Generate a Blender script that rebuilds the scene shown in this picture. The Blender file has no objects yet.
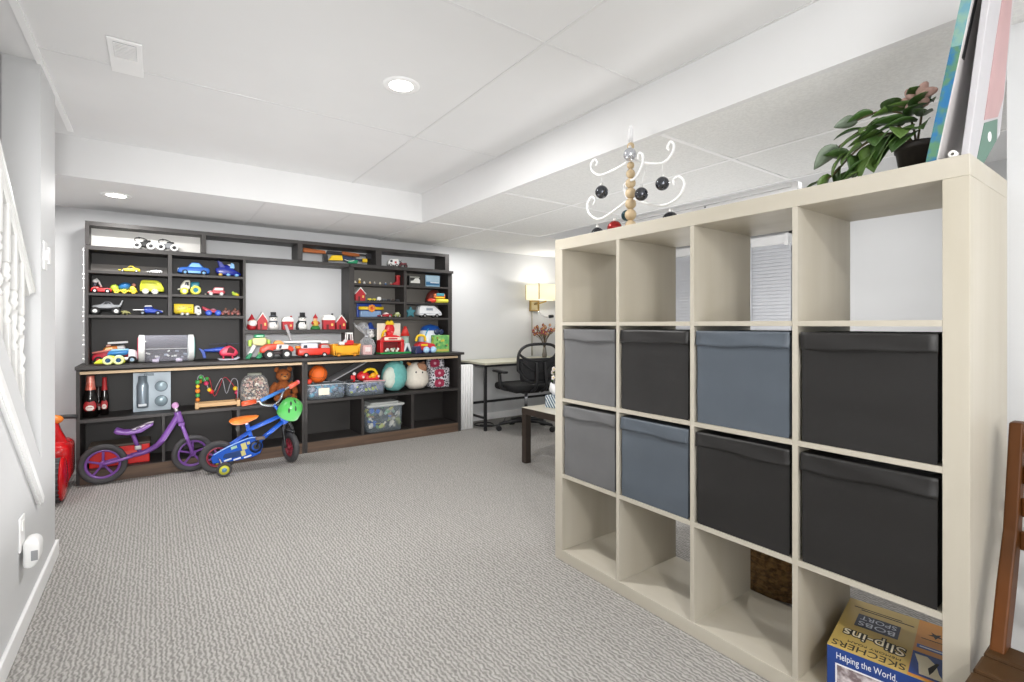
import bpy, bmesh, math, random
from mathutils import Vector, Matrix, Euler
random.seed(7)
PI = math.pi
SC = bpy.context.scene
COL = SC.collection

# ------------------------------------------------------------------ camera
cam_d = bpy.data.cameras.new('camera')
cam_d.sensor_width = 36.0
cam_d.lens = 495.5 / 1024 * 36.0
cam_d.shift_y = -16.6 / 1024
cam_d.clip_start = 0.05
cam = bpy.data.objects.new('camera', cam_d)
COL.objects.link(cam)
cam.location = (0, 0, 1.094)
cam.rotation_euler = (PI / 2, 0, -math.radians(35.73))
SC.camera = cam

# ------------------------------------------------------------------ light and exposure
SC.view_settings.view_transform = 'Standard'
SC.view_settings.look = 'None'
SC.view_settings.exposure = 0.35
SC.view_settings.gamma = 1.0
SC.view_settings.use_curve_mapping = False
W = bpy.data.worlds.new('world')
SC.world = W
W.use_nodes = True
W.node_tree.nodes['Background'].inputs[0].default_value = (0.9, 0.95, 1.0, 1)
W.node_tree.nodes['Background'].inputs[1].default_value = 0.3
SC.cycles.diffuse_bounces = 8
SC.cycles.max_bounces = 16
SC.cycles.transparent_max_bounces = 16
SC.cycles.sample_clamp_indirect = 4.0
SC.cycles.caustics_reflective = False
SC.cycles.caustics_refractive = False


def disk_light(x, y, z, watt, size=0.12, col=(1.0, 0.97, 0.93), spread=PI):
    d = bpy.data.lights.new('downlight_or_fill', 'AREA')  # shared by the downlights and the added, unseen fill lights
    d.shape = 'DISK'
    d.size = size
    d.energy = watt
    d.color = col
    d.spread = spread
    o = bpy.data.objects.new('downlight_or_fill', d)
    COL.objects.link(o)
    o.location = (x, y, z)
    return o


ZMAIN, ZLOW = 2.18, 1.94
for (lx, ly, lz, lw) in ((0.905, 2.12, ZMAIN - 0.02, 21), (0.22, -0.9, ZMAIN - 0.02, 30),
                         (-0.21, 4.17, ZLOW - 0.015, 9), (1.0, -2.4, ZMAIN - 0.02, 14),
                         (-1.1, 4.25, ZLOW - 0.015, 7), (2.7, 4.3, ZLOW - 0.015, 6), (2.7, 1.4, ZLOW - 0.015, 6), (3.5, 1.3, 2.08, 4), (-1.0, 1.0, ZMAIN - 0.02, 6)):  # unseen lights; the corner and nook ones are added for brightness
    disk_light(lx, ly, lz, lw, 0.12, (1.0, 0.985, 0.965))


def fill_light(x, y, z, watt, size, rot=None, spread=PI):
    """added, unseen fill standing in for bounced flash; faces up by default"""
    o = disk_light(x, y, z, watt, size, (1.0, 0.995, 0.99), spread)
    o.rotation_euler = rot or (PI, 0, 0)


fill_light(0.0, -1.0, 0.7, 30, 0.8)
fill_light(0.6, 2.4, 0.35, 6, 1.6)  # unseen fill added inside the room to lift the ceiling
fill_light(0.5, 3.75, 0.25, 8, 1.6)  # unseen fill added to brighten the low ceiling over the toys
fill_light(-0.1, -0.4, 1.3, 9, 0.5, (math.radians(85), 0, math.radians(-12)), 0.9)   # unseen fill added to brighten the toy shelves from the front
fill_light(-0.1, -1.6, 1.5, 20, 1.3, (math.radians(86), 0, math.radians(-14)))   # broad unseen fill added from behind the camera, soft as an umbrella
fill_light(2.9, 2.0, 0.35, 13, 1.0)  # unseen fill added behind the cube shelf to brighten the window nook


# ------------------------------------------------------------------ materials
def lin(h):
    h = h.lstrip('#')
    r = [int(h[i:i + 2], 16) / 255 for i in (0, 2, 4)]
    return tuple(c / 12.92 if c <= 0.04045 else ((c + 0.055) / 1.055) ** 2.4 for c in r) + (1.0,)


MATS = {}


def mat(name, hexcol='#888888', rough=0.5, metal=0.0, var=0.06, nscale=12.0, bump=0.0, bscale=60.0,
        emit=None, estr=0.0, stretch=None, spec=0.5, coat=0.0, trans=0.0, hex2=None, contrast=None):
    if name in MATS:
        return MATS[name]
    m = bpy.data.materials.new(name)
    m.use_nodes = True
    nt = m.node_tree
    b = nt.nodes['Principled BSDF']
    c = lin(hexcol)
    tc = nt.nodes.new('ShaderNodeTexCoord')
    mp = nt.nodes.new('ShaderNodeMapping')
    if stretch:
        mp.inputs['Scale'].default_value = stretch
    nt.links.new(tc.outputs['Object'], mp.inputs[0])
    nz = nt.nodes.new('ShaderNodeTexNoise')
    nz.inputs['Scale'].default_value = nscale
    nz.inputs['Detail'].default_value = 3
    nt.links.new(mp.outputs[0], nz.inputs['Vector'])
    rp = nt.nodes.new('ShaderNodeValToRGB')
    lo, hi = contrast or (0.3, 0.7)
    rp.color_ramp.elements[0].position = lo
    rp.color_ramp.elements[1].position = hi
    if hex2:
        a, d = lin(hex2), c
    else:
        a = tuple(v * (1 - var) for v in c[:3]) + (1,)
        d = tuple(min(1, v * (1 + var)) for v in c[:3]) + (1,)
    rp.color_ramp.elements[0].color = a
    rp.color_ramp.elements[1].color = d
    nt.links.new(nz.outputs['Fac'], rp.inputs[0])
    nt.links.new(rp.outputs[0], b.inputs['Base Color'])
    b.inputs['Roughness'].default_value = rough
    b.inputs['Metallic'].default_value = metal
    b.inputs['Specular IOR Level'].default_value = spec
    b.inputs['Coat Weight'].default_value = coat
    if trans:
        b.inputs['Transmission Weight'].default_value = trans
    if emit:
        b.inputs['Emission Color'].default_value = lin(emit)
        b.inputs['Emission Strength'].default_value = estr
    if bump:
        n2 = nt.nodes.new('ShaderNodeTexNoise')
        n2.inputs['Scale'].default_value = bscale
        n2.inputs['Detail'].default_value = 2
        nt.links.new(mp.outputs[0], n2.inputs['Vector'])
        bp = nt.nodes.new('ShaderNodeBump')
        bp.inputs['Strength'].default_value = bump
        bp.inputs['Distance'].default_value = 0.01
        nt.links.new(n2.outputs['Fac'], bp.inputs['Height'])
        nt.links.new(bp.outputs[0], b.inputs['Normal'])
    MATS[name] = m
    return m


def clear(name, hexcol='#ffffff', fac=0.25, rough=0.08, tint=0.0, thex='#ffffff'):
    """see-through plastic: transparent with a glossy and a slightly milky share"""
    if name in MATS:
        return MATS[name]
    m = bpy.data.materials.new(name)
    m.use_nodes = True
    nt = m.node_tree
    nt.nodes.clear()
    out = nt.nodes.new('ShaderNodeOutputMaterial')
    tr = nt.nodes.new('ShaderNodeBsdfTransparent')
    tr.inputs[0].default_value = lin(thex)
    gl = nt.nodes.new('ShaderNodeBsdfPrincipled')
    gl.inputs['Base Color'].default_value = lin(hexcol)
    gl.inputs['Roughness'].default_value = rough
    mx = nt.nodes.new('ShaderNodeMixShader')
    lw = nt.nodes.new('ShaderNodeLayerWeight')
    lw.inputs['Blend'].default_value = 0.35
    mr = nt.nodes.new('ShaderNodeMapRange')
    mr.inputs['To Min'].default_value = fac
    mr.inputs['To Max'].default_value = min(1, fac + 0.5)
    nt.links.new(lw.outputs['Facing'], mr.inputs[0])
    nt.links.new(mr.outputs[0], mx.inputs[0])
    nt.links.new(tr.outputs[0], mx.inputs[1])
    nt.links.new(gl.outputs[0], mx.inputs[2])
    nt.links.new(mx.outputs[0], out.inputs[0])
    MATS[name] = m
    return m


def pl(hexcol, rough=0.35, **k):
    """a coloured plastic"""
    return mat('plastic_' + hexcol.strip('#') + f'_{rough}', hexcol, rough, **k)


# ------------------------------------------------------------------ mesh builder
class B:
    def __init__(s):
        s.bm = bmesh.new()
        s.mats = []

    def _add(s, t, m, M=None, smooth=False):
        if m not in s.mats:
            s.mats.append(m)
        i = s.mats.index(m)
        if M is not None:
            t.transform(M)
        for f in t.faces:
            f.material_index = i
            if smooth is not None:
                f.smooth = smooth
        me = bpy.data.meshes.new('tmp')
        t.to_mesh(me)
        t.free()
        s.bm.from_mesh(me)
        bpy.data.meshes.remove(me)
        return s

    def box(s, c, d, m, bev=0.0, rot=None, seg=2, smooth=False):
        t = bmesh.new()
        bmesh.ops.create_cube(t, size=1)
        bmesh.ops.scale(t, vec=d, verts=t.verts)
        if bev:
            bmesh.ops.bevel(t, geom=t.edges[:], offset=min(bev, min(d) * 0.49), segments=seg, affect='EDGES', profile=0.5)
        M = Matrix.Translation(c)
        if rot:
            M = M @ Euler(rot).to_matrix().to_4x4()
        return s._add(t, m, M, smooth or (bev > 0 and seg > 2))

    def cyl(s, p0, p1, r, m, r1=None, n=16, bev=0.0, smooth=True):
        p0, p1 = Vector(p0), Vector(p1)
        h = (p1 - p0).length
        t = bmesh.new()
        bmesh.ops.create_cone(t, cap_ends=True, segments=n, radius1=r, radius2=r if r1 is None else r1, depth=h)
        if bev:
            es = [e for e in t.edges if abs(e.verts[0].co.z - e.verts[1].co.z) < 1e-6]
            bmesh.ops.bevel(t, geom=es, offset=bev, segments=2, affect='EDGES', profile=0.5)
        q = Vector((0, 0, 1)).rotation_difference((p1 - p0).normalized())
        M = Matrix.Translation((p0 + p1) / 2) @ q.to_matrix().to_4x4()
        t.normal_update()
        for f in t.faces:
            f.smooth = smooth and abs(f.normal.z) < 0.9
        return s._add(t, m, M, None)

    def ball(s, c, r, m, n=14, rot=None, sub=None):
        if not hasattr(r, '__len__'):
            r = (r, r, r)
        t = bmesh.new()
        bmesh.ops.create_uvsphere(t, u_segments=n, v_segments=max(6, n * 2 // 3), radius=1)
        M = Matrix.Translation(c)
        if rot:
            M = M @ Euler(rot).to_matrix().to_4x4()
        M = M @ Matrix.Diagonal((*r, 1))
        return s._add(t, m, M, True)

    def lathe(s, prof, m, n=20, M=None, smooth=True):
        """profile of (radius, z) turned about z"""
        t = bmesh.new()
        rings = []
        for (r, z) in prof:
            if r < 1e-5:
                rings.append([t.verts.new((0, 0, z))])
            else:
                rings.append([t.verts.new((r * math.cos(2 * PI * k / n), r * math.sin(2 * PI * k / n), z)) for k in range(n)])
        for a, b in zip(rings, rings[1:]):
            for k in range(n):
                k2 = (k + 1) % n
                if len(a) == 1 and len(b) == 1:
                    continue
                if len(a) == 1:
                    t.faces.new((a[0], b[k2], b[k]))
                elif len(b) == 1:
                    t.faces.new((a[k], a[k2], b[0]))
                else:
                    t.faces.new((a[k], a[k2], b[k2], b[k]))
        bmesh.ops.recalc_face_normals(t, faces=t.faces[:])
        return s._add(t, m, M, smooth)

    def prism(s, pts, y0, y1, m, bev=0.0, M=None, seg=2, smooth=False):
        """outline in x,z pushed from y0 to y1"""
        t = bmesh.new()
        a = [t.verts.new((x, y0, z)) for x, z in pts]
        b = [t.verts.new((x, y1, z)) for x, z in pts]
        n = len(pts)
        t.faces.new(a)
        t.faces.new(b[::-1])
        for k in range(n):
            t.faces.new((a[k], b[k], b[(k + 1) % n], a[(k + 1) % n]))
        bmesh.ops.recalc_face_normals(t, faces=t.faces[:])
        if bev:
            bmesh.ops.bevel(t, geom=t.edges[:], offset=bev, segments=seg, affect='EDGES', profile=0.5, clamp_overlap=True)
        return s._add(t, m, M, smooth)

    def tube(s, pts, r, m, n=8, closed=False, spline=0, caps=True):
        pts = [Vector(p) for p in pts]
        rr = r if hasattr(r, '__len__') else None
        if spline:
            P, R = [], []
            N = len(pts)
            for i in range(N if closed else N - 1):
                p0 = pts[(i - 1) % N] if (closed or i > 0) else pts[i]
                p1, p2 = pts[i], pts[(i + 1) % N]
                p3 = pts[(i + 2) % N] if (closed or i + 2 < N) else p2
                for k in range(spline):
                    u = k / spline
                    P.append(0.5 * ((2 * p1) + (p2 - p0) * u + (2 * p0 - 5 * p1 + 4 * p2 - p3) * u * u + (3 * p1 - p0 - 3 * p2 + p3) * u ** 3))
                    if rr:
                        R.append(rr[i] * (1 - u) + rr[(i + 1) % N] * u)
            if not closed:
                P.append(pts[-1])
                if rr:
                    R.append(rr[-1])
            pts, rr = P, (R if rr else None)
        t = bmesh.new()
        N = len(pts)
        rings = []
        up = None
        for i, p in enumerate(pts):
            a = pts[(i - 1) % N] if (closed or i > 0) else p
            b = pts[(i + 1) % N] if (closed or i < N - 1) else p
            d = (b - a).normalized()
            if up is None:
                up = Vector((0, 0, 1)) if abs(d.z) < 0.9 else Vector((0, 1, 0))
            side = d.cross(up).normalized()
            up = side.cross(d).normalized()
            q = rr[i] if rr else r
            rings.append([t.verts.new(p + side * q * math.cos(2 * PI * k / n) + up * q * math.sin(2 * PI * k / n)) for k in range(n)])
        for i in range(N if closed else N - 1):
            a, b = rings[i], rings[(i + 1) % N]
            for k in range(n):
                t.faces.new((a[k], a[(k + 1) % n], b[(k + 1) % n], b[k]))
        if caps and not closed:
            t.faces.new(rings[0][::-1])
            t.faces.new(rings[-1])
        bmesh.ops.recalc_face_normals(t, faces=t.faces[:])
        return s._add(t, m, None, True)

    def quadstrip(s, rows, m, smooth=True, closed=False):
        """a grid of points"""
        t = bmesh.new()
        V = [[t.verts.new(p) for p in r] for r in rows]
        for a, b in zip(V, V[1:]):
            n = len(a)
            for k in range(n if closed else n - 1):
                t.faces.new((a[k], a[(k + 1) % n], b[(k + 1) % n], b[k]))
        bmesh.ops.recalc_face_normals(t, faces=t.faces[:])
        return s._add(t, m, None, smooth)

    def text(s, body, size, o, tx, ty, m, depth=0.0006, width=None, bold=0.0):
        """flat lettering with its baseline centre at o, running along tx, letters standing up along ty"""
        c = bpy.data.curves.new('t', 'FONT')
        c.body = body
        c.size = size
        c.align_x = 'CENTER'
        c.extrude = depth
        c.offset = bold
        c.resolution_u = 3
        ob = bpy.data.objects.new('t', c)
        COL.objects.link(ob)
        dg = bpy.context.evaluated_depsgraph_get()
        me = bpy.data.meshes.new_from_object(ob.evaluated_get(dg))
        bpy.data.objects.remove(ob)
        t = bmesh.new()
        t.from_mesh(me)
        bpy.data.meshes.remove(me)
        bpy.data.curves.remove(c)
        xs = [v.co.x for v in t.verts]
        k = width / (max(xs) - min(xs)) if width else 1.0
        tx, ty = Vector(tx).normalized(), Vector(ty).normalized()
        tz = tx.cross(ty)
        M = Matrix.Translation(o) @ Matrix((tx, ty, tz)).transposed().to_4x4() @ Matrix.Diagonal((k, 1, 1, 1))
        return s._add(t, m, M)

    def done(s, name, parent=None, label=None, autosmooth=True, loc=None):
        me = bpy.data.meshes.new(name)
        s.bm.to_mesh(me)
        s.bm.free()
        for m in s.mats:
            me.materials.append(m)
        o = bpy.data.objects.new(name, me)
        COL.objects.link(o)
        if parent:
            o.parent = parent
        if label:
            o['label'] = label
        if loc:
            o.location = loc
        return o


def shade(o, ang=40):
    me = o.data
    for p in me.polygons:
        p.use_smooth = True
    try:
        me.set_sharp_from_angle(angle=math.radians(ang))
    except Exception:
        pass
    return o


def tag(o, label, cat, group=None, kind=None):
    o['label'] = label
    o['category'] = cat
    if group:
        o['group'] = group
    if kind:
        o['kind'] = kind
    return o


def thing(name, label, cat, loc=(0, 0, 0), rz=0.0, group=None, rot=None):
    o = bpy.data.objects.new(name, None)
    COL.objects.link(o)
    o.empty_display_size = 0.05
    o.location = (loc[0], loc[1], loc[2] + (.0009 if .03 < loc[2] < 1.9 and name not in ('toy_shelf', 'top_shelf') else 0))
    o.rotation_euler = rot or (0, 0, rz)
    return tag(o, label, cat, group)


def copy_tree(o, parent=None):
    c = o.copy()
    COL.objects.link(c)
    if parent:
        c.parent = parent
    for ch in list(o.children):
        copy_tree(ch, c)
    return c


def struct(b, name):
    o = b.done(name)
    o['kind'] = 'structure'
    return o

# ------------------------------------------------------------------ setting: room shell
WALL = mat('wall_paint', '#cecfd0', 0.6, var=0.012, nscale=3, bump=0.03, bscale=180)
WALL2 = mat('stair_wall_paint', '#bcbcbe', 0.6, var=0.012, nscale=3)
CEIL = mat('ceiling_paint', '#dcdcdc', 0.75, var=0.012, nscale=4)
TILE = mat('ceiling_tile', '#e0e0de', 0.8, var=0.04, nscale=90, bump=0.3, bscale=150, contrast=(0.38, 0.62))
GRID = mat('ceiling_grid', '#d6d6d6', 0.6, var=0.02)
GRIDW = mat('ceiling_grid_white', '#efefef', 0.45, var=0.02)
WHITE = mat('white_trim', '#ececec', 0.4, var=0.012)


def carpet():
    m = bpy.data.materials.new('loop_carpet')
    m.use_nodes = True
    nt = m.node_tree
    b = nt.nodes['Principled BSDF']
    b.inputs['Roughness'].default_value = 0.95
    b.inputs['Specular IOR Level'].default_value = 0.1
    tc = nt.nodes.new('ShaderNodeTexCoord')
    mp = nt.nodes.new('ShaderNodeMapping')
    mp.inputs['Scale'].default_value = (150, 60, 1)
    nt.links.new(tc.outputs['Object'], mp.inputs[0])
    n0 = nt.nodes.new('ShaderNodeTexNoise')
    n0.inputs['Scale'].default_value = 1.0
    n0.inputs['Detail'].default_value = 1
    nt.links.new(mp.outputs[0], n0.inputs['Vector'])
    w = nt.nodes.new('ShaderNodeTexWave')
    w.bands_direction = 'X'
    w.inputs['Scale'].default_value = 21
    w.inputs['Distortion'].default_value = 5
    w.inputs['Detail'].default_value = 1
    w.inputs['Detail Scale'].default_value = 2.2
    nt.links.new(tc.outputs['Object'], w.inputs['Vector'])
    n1 = nt.nodes.new('ShaderNodeMix')
    n1.inputs[0].default_value = 0.45
    nt.links.new(n0.outputs['Fac'], n1.inputs[2])
    nt.links.new(w.outputs['Fac'], n1.inputs[3])
    n2 = nt.nodes.new('ShaderNodeTexNoise')
    n2.inputs['Scale'].default_value = 420
    n2.inputs['Detail'].default_value = 2
    nt.links.new(tc.outputs['Object'], n2.inputs['Vector'])
    ad = nt.nodes.new('ShaderNodeMath')
    ad.operation = 'MULTIPLY_ADD'
    ad.inputs[1].default_value = 0.4
    nt.links.new(n2.outputs['Fac'], ad.inputs[0])
    nt.links.new(n1.outputs[0], ad.inputs[2])
    rp = nt.nodes.new('ShaderNodeValToRGB')
    rp.color_ramp.elements[0].position = 0.35
    rp.color_ramp.elements[1].position = 1.05
    rp.color_ramp.elements[0].color = lin('#787673')
    rp.color_ramp.elements[1].color = lin('#b2afab')
    nt.links.new(ad.outputs[0], rp.inputs[0])
    nt.links.new(rp.outputs[0], b.inputs['Base Color'])
    bp = nt.nodes.new('ShaderNodeBump')
    bp.inputs['Strength'].default_value = 0.6
    bp.inputs['Distance'].default_value = 0.006
    nt.links.new(ad.outputs[0], bp.inputs['Height'])
    nt.links.new(bp.outputs[0], b.inputs['Normal'])
    return m


def bx(x0, x1, y0, y1, z0, z1, m, b=None, bev=0.0):
    b = b or B()
    b.box(((x0 + x1) / 2, (y0 + y1) / 2, (z0 + z1) / 2), (x1 - x0, y1 - y0, z1 - z0), m, bev)
    return b


XL, YF, YN, XR, XO = -0.385, 4.80, -3.2, 4.20, -1.70
XS, YS = 1.965, 0.322        # the wall stub behind the cube shelf
struct(bx(XO - .1, XR + .1, YN - .1, YF + .1, -.1, 0, carpet()), 'floor')
struct(bx(XO - .1, XR + .1, YF, YF + .1, 0, 2.4, WALL), 'wall_back')
struct(bx(XO - .1, XO, YN, YF, 0, 2.4, WALL), 'wall_outer_left')
struct(bx(XO - .1, XR + .1, YN - .1, YN, 0, 2.4, WALL), 'wall_front')
# right wall with a window opening
WY0, WY1, WZ0, WZ1 = 1.93, 3.26, 0.95, 1.86
b = B()
for (y0, y1, z0, z1) in ((YS, WY0, 0, 2.4), (WY1, YF, 0, 2.4), (WY0, WY1, 0, WZ0), (WY0, WY1, WZ1, 2.4)):
    bx(XR, XR + .1, y0, y1, z0, z1, WALL, b)
struct(b, 'wall_right')
b = bx(XS, XS + .1, YN, YS, 0, 2.4, WALL)
bx(XS + .1, XR + .1, YS - .1, YS, 0, 2.4, WALL, b)
struct(b, 'wall_stub_right')
# left: knee wall that rises with the stair, the post at its foot, the wall closing the stairwell
b = B()
zt = lambda y: 0.93 - 0.815 * (y - 2.138)
t = bmesh.new()
out = [(YN, 0), (2.80, 0), (2.80, zt(2.80) + .15), (0.80, zt(0.80) + .15), (YN, 2.18)]
va = [t.verts.new((XL - .1, y, z)) for y, z in out]
vb = [t.verts.new((XL, y, z)) for y, z in out]
t.faces.new(va[::-1])
t.faces.new(vb)
for k in range(5):
    t.faces.new((va[k], va[(k + 1) % 5], vb[(k + 1) % 5], vb[k]))
bmesh.ops.recalc_face_normals(t, faces=t.faces[:])
b._add(t, WALL)
struct(b, 'wall_left')
struct(bx(XL - .115, XL, 2.80, 3.156, 0, 2.19, WALL), 'wall_left_post')
struct(bx(XO, XL - .115, 2.82, 2.92, 0, 2.19, WALL2), 'wall_stair')
b = B()
for k in range(9):
    bx(XO, XL - .1, 2.55 - k * .24, 2.82 - k * .24, 0, 0.19 * (k + 1), mat('stair_tread', '#b9b5b0', .9, var=.1, nscale=60), b)
struct(b, 'stairs')
# ceilings
struct(bx(XO - .1, 1.80, YN - .1, 3.79, ZMAIN, 2.5, CEIL), 'ceiling')
b = B()
bx(XO - .1, 1.80, 3.79, YF + .1, ZLOW + .005, 2.5, CEIL, b)
bx(1.80, 1.83, YN - .1, YF + .1, ZLOW, 2.5, CEIL, b)
struct(b, 'ceiling_bulkhead')
b = B()
bx(1.83, 3.0, YN - .1, YF + .1, ZLOW, 2.5, TILE, b)
bx(3.0, XR + .1, 3.70, YF + .1, ZLOW, 2.5, CEIL, b)
bx(3.0, XR + .1, YS - .1, 3.70, 2.10, 2.5, CEIL, b)
struct(b, 'ceiling_low')
b = B()
for (x0, x1, y0, y1) in ((1.216, 1.228, YN, 3.79), (XL, 1.80, 2.655, 2.668), (XL, 1.80, 1.472, 1.484), (XL, 1.80, 0.28, 0.292)):
    bx(x0, x1, y0, y1, ZMAIN - (.0026 if y1 - y0 > 2 else .002), ZMAIN, GRID, b)
bx(1.788, 1.80, YN, 3.79, ZMAIN - .004, ZMAIN, GRID, b)
struct(b, 'trim_1')
b = B()
for (x0, x1, y0, y1) in ((2.38, 2.402, YN, YF), (1.83, 3.0, 3.70, 3.722), (1.83, 3.0, 2.60, 2.622), (1.83, 3.0, 1.39, 1.412), (1.83, 3.0, 0.2, .222), (2.985, 3.005, YS, 3.722)):
    bx(x0, x1, y0, y1, ZLOW - (.0036 if y1 - y0 > 2 else .003), ZLOW, GRIDW, b)
struct(b, 'trim_2')
struct(bx(XL - .012, XL + .012, 1.0, 3.68, ZMAIN - .012, ZMAIN, WHITE), 'trim_3')   # bead along the stair edge
b = B()
for x0, x1 in ((.62, .632), (1.22, 1.232)):
    bx(x0, x1, 3.79, YF, ZLOW + .003, ZLOW + .005, GRID, b)
struct(b, 'trim_4')
# stair skirt moulding on the knee wall
b = B()
t = bmesh.new()
bmesh.ops.create_cube(t, size=1)
bmesh.ops.scale(t, vec=(.022, 2.6, .045), verts=t.verts)
bmesh.ops.bevel(t, geom=t.edges[:], offset=.009, segments=2, affect='EDGES')
a = math.atan(0.815)
t.transform(Matrix.Translation((XL + .011, 2.72 - 1.3 * math.cos(a), .385 + 1.3 * math.sin(a))) @ Matrix.Rotation(-a, 4, 'X'))
b._add(t, WHITE)
struct(b, 'trim_5')


def baseboard(name, pts, d):
    b = B()
    for (x0, x1, y0, y1) in pts:
        bx(x0, x1, y0, y1, 0, .075, WHITE, b, .004)
    struct(b, name)


baseboard('baseboard_left', [(XL, XL + .013, YN, 3.156), (XL - .115, XL + .013, 3.156, 3.169)], 0)
baseboard('baseboard_back', [(XO, -.46, YF - .013, YF), (2.58, XR, YF - .013, YF)], 0)
baseboard('baseboard_right', [(XR - .013, XR, YS, YF - .013)], 0)
baseboard('baseboard_stub', [(XS - .013, XS, YN, YS)], 0)
# window
b = B()
for (y0, y1, z0, z1) in ((WY0, WY0 + .05, WZ0, WZ1), (WY1 - .05, WY1, WZ0, WZ1), (WY0, WY1, WZ0, WZ0 + .05), (WY0, WY1, WZ1 - .05, WZ1), ((WY0 + WY1) / 2 - .02, (WY0 + WY1) / 2 + .02, WZ0, WZ1)):
    bx(XR + .03, XR + .07, y0, y1, z0, z1, WHITE, b)
bx(XR + .045, XR + .05, WY0, WY1, WZ0, WZ1, mat('window_glass', '#9fb0bd', 0.05, var=.02), b)
struct(b, 'window_1')
r = thing('window_blind', 'grey closed window blind with white headrail seen through the cube shelf', 'blind', (XR, (WY0 + WY1) / 2, WZ1))
bx(-.07, -.012, -.63, .63, -.11, -.035, WHITE, None, .006).done('headrail', r)
b = B()
SL = mat('blind_fabric', '#c9cbd0', .7, var=.03)
for k in range(26):
    b.box((-.04, 0, -.125 - k * .029), (.003, 1.33, .031), SL, rot=(0, .25, 0))
b.done('slats', r)
B().cyl((-.075, -.35, -.08), (-.075, -.35, -.75), .006, mat('clear_wand', '#dfe3e8', .2), n=8).done('tilt_wand', r)
bx(-.08, -.0, -.66, -.63, -.125, -.03, WHITE, None, .003).done('bracket', r)
# curtain track in the ceiling recess
r = thing('curtain_track', 'white curtain track running under the ceiling above the cube shelf', 'curtain track', (3.13, 2.0, 1.90))
b = bx(-.015, .015, -.56, .9, 0, .024, WHITE, None, .004)
bx(-.025, .02, -.56, .9, .028, .053, WHITE, b, .003)
b.done('rail', r)
bx(-.03, .03, -.6, -.56, -.006, .05, WHITE, None, .008).done('end_cap', r)
for yy in (-.3, .2, .7):
    B().cyl((0, yy, .03), (0, yy, .20), .006, WHITE, n=8).done('bracket', r)
B().ball((-.018, .02, .012), .006, mat('track_screw', '#555555', .4, .5), 8).done('screw', r)

# ------------------------------------------------------------------ ceiling fittings
def downlight(x, y, z, label):
    r = thing('ceiling_light', label, 'ceiling light', (x, y, z), group='recessed ceiling lights')
    B().lathe([(.052, -.004), (.075, -.006), (.082, -.003), (.084, 0)], WHITE, 28).done('trim_ring', r)
    B().lathe([(0, -.0045), (.053, -.0045), (.053, -.001)], mat('lamp_glow', '#ffffff', .5, emit='#fffaf2', estr=9), 28).done('lens', r)


downlight(.905, 2.12, ZMAIN, 'round recessed ceiling light glowing in the middle of the raised ceiling')
downlight(-.21, 4.17, ZLOW + .005, 'round recessed ceiling light in the lowered ceiling above the toy shelves')
r = thing('ceiling_vent', 'white rectangular louvred air vent on the ceiling', 'vent', (-.097, 2.55, ZMAIN), .0)
bx(-.055, .055, -.155, .155, -.008, -.001, WHITE, None, .003).done('frame', r)
b = bx(-.036, .036, -.135, .0, -.0095, -.0085, mat('vent_dark', '#a9a9a9', .6))
b.done('grille', r)
for k in range(10):
    bx(-.035, .035, -.132 + k * .0134, -.126 + k * .0134, -.013, -.0095, WHITE).done('louvre', r)
# switch, outlet with plug-in device
r = thing('light_switch', 'white wall switch plate with a small dimmer on the corner post', 'light switch', (XL, 2.89, 1.385))
bx(0, .006, -.055, .02, -.06, .06, WHITE, None, .003).done('plate', r)
bx(.006, .016, -.03, -.012, -.02, .02, WHITE, None, .003).done('toggle', r)
bx(0, .012, .03, .07, -.03, .045, WHITE, None, .005).done('dimmer', r)
r = thing('wall_outlet', 'white wall outlet plate low on the left wall', 'outlet', (XL, 2.42, .36))
bx(0, .006, -.037, .037, -.06, .06, WHITE, None, .003).done('plate', r)
bx(.006, .009, -.017, .017, .012, .045, mat('outlet_face', '#e3e3e0', .4), None, .001).done('socket', r)
r = thing('night_light', 'white plug-in night light protruding from the outlet on the left wall', 'night light', (XL + .009, 2.43, .29))
b = B()
b.prism([(0, -.05), (.025, -.055), (.042, -.03), (.045, .03), (.03, .05), (0, .045)], -.04, .04, mat('device_white', '#e9e9e8', .35, var=.01), .012, seg=3, smooth=True)
b.done('body', r)
bx(.022, .04, -.042, -.0395, -.025, .01, mat('device_grille', '#8f9092', .5), None, .001).done('grille', r)

# ------------------------------------------------------------------ stair railing
r = thing('stair_railing', 'white wooden stair handrail with turned balusters on the left wall', 'stair railing', (XL - .03, 0, 0))
RA = mat('railing_white', '#dcdcda', .4, var=.015)
t = bmesh.new()
bmesh.ops.create_cube(t, size=1)
ln = 2.6
bmesh.ops.scale(t, vec=(.05, ln, .045), verts=t.verts)
bmesh.ops.bevel(t, geom=[e for e in t.edges if abs(e.verts[0].co.y - e.verts[1].co.y) > 1], offset=.014, segments=3, affect='EDGES')
a = math.atan(0.78)
t.transform(Matrix.Translation((0, 2.72 - ln / 2 * math.cos(a), 1.225 + ln / 2 * math.sin(a))) @ Matrix.Rotation(-a, 4, 'X'))
B()._add(t, RA).done('handrail', r)
for k in range(11):
    y = 2.575 - .112 * k
    zb, zr = zt(y) + .14, 1.225 + (2.72 - y) * .78
    b = B()
    h = zr - zb
    b.box((0, y, zb + .1), (.032, .032, .2), RA, .003)
    b.lathe([(.016, .2), (.019, .21), (.012, .225), (.018, .24), (.02, .255), (.012, .275), (.015, .30), (.0165, .34), (.012, h - .30), (.012, h - .27), (.018, h - .262), (.018, h - .252), (.013, h - .245), (.017, h - .235), (.017, h - .225), (.013, h - .215), (.016, h - .205)], RA, 12, Matrix.Translation((0, y, zb)))
    b.box((0, y, zr - .11), (.032, .032, .20), RA, .003)
    b.done('baluster', r)

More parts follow.
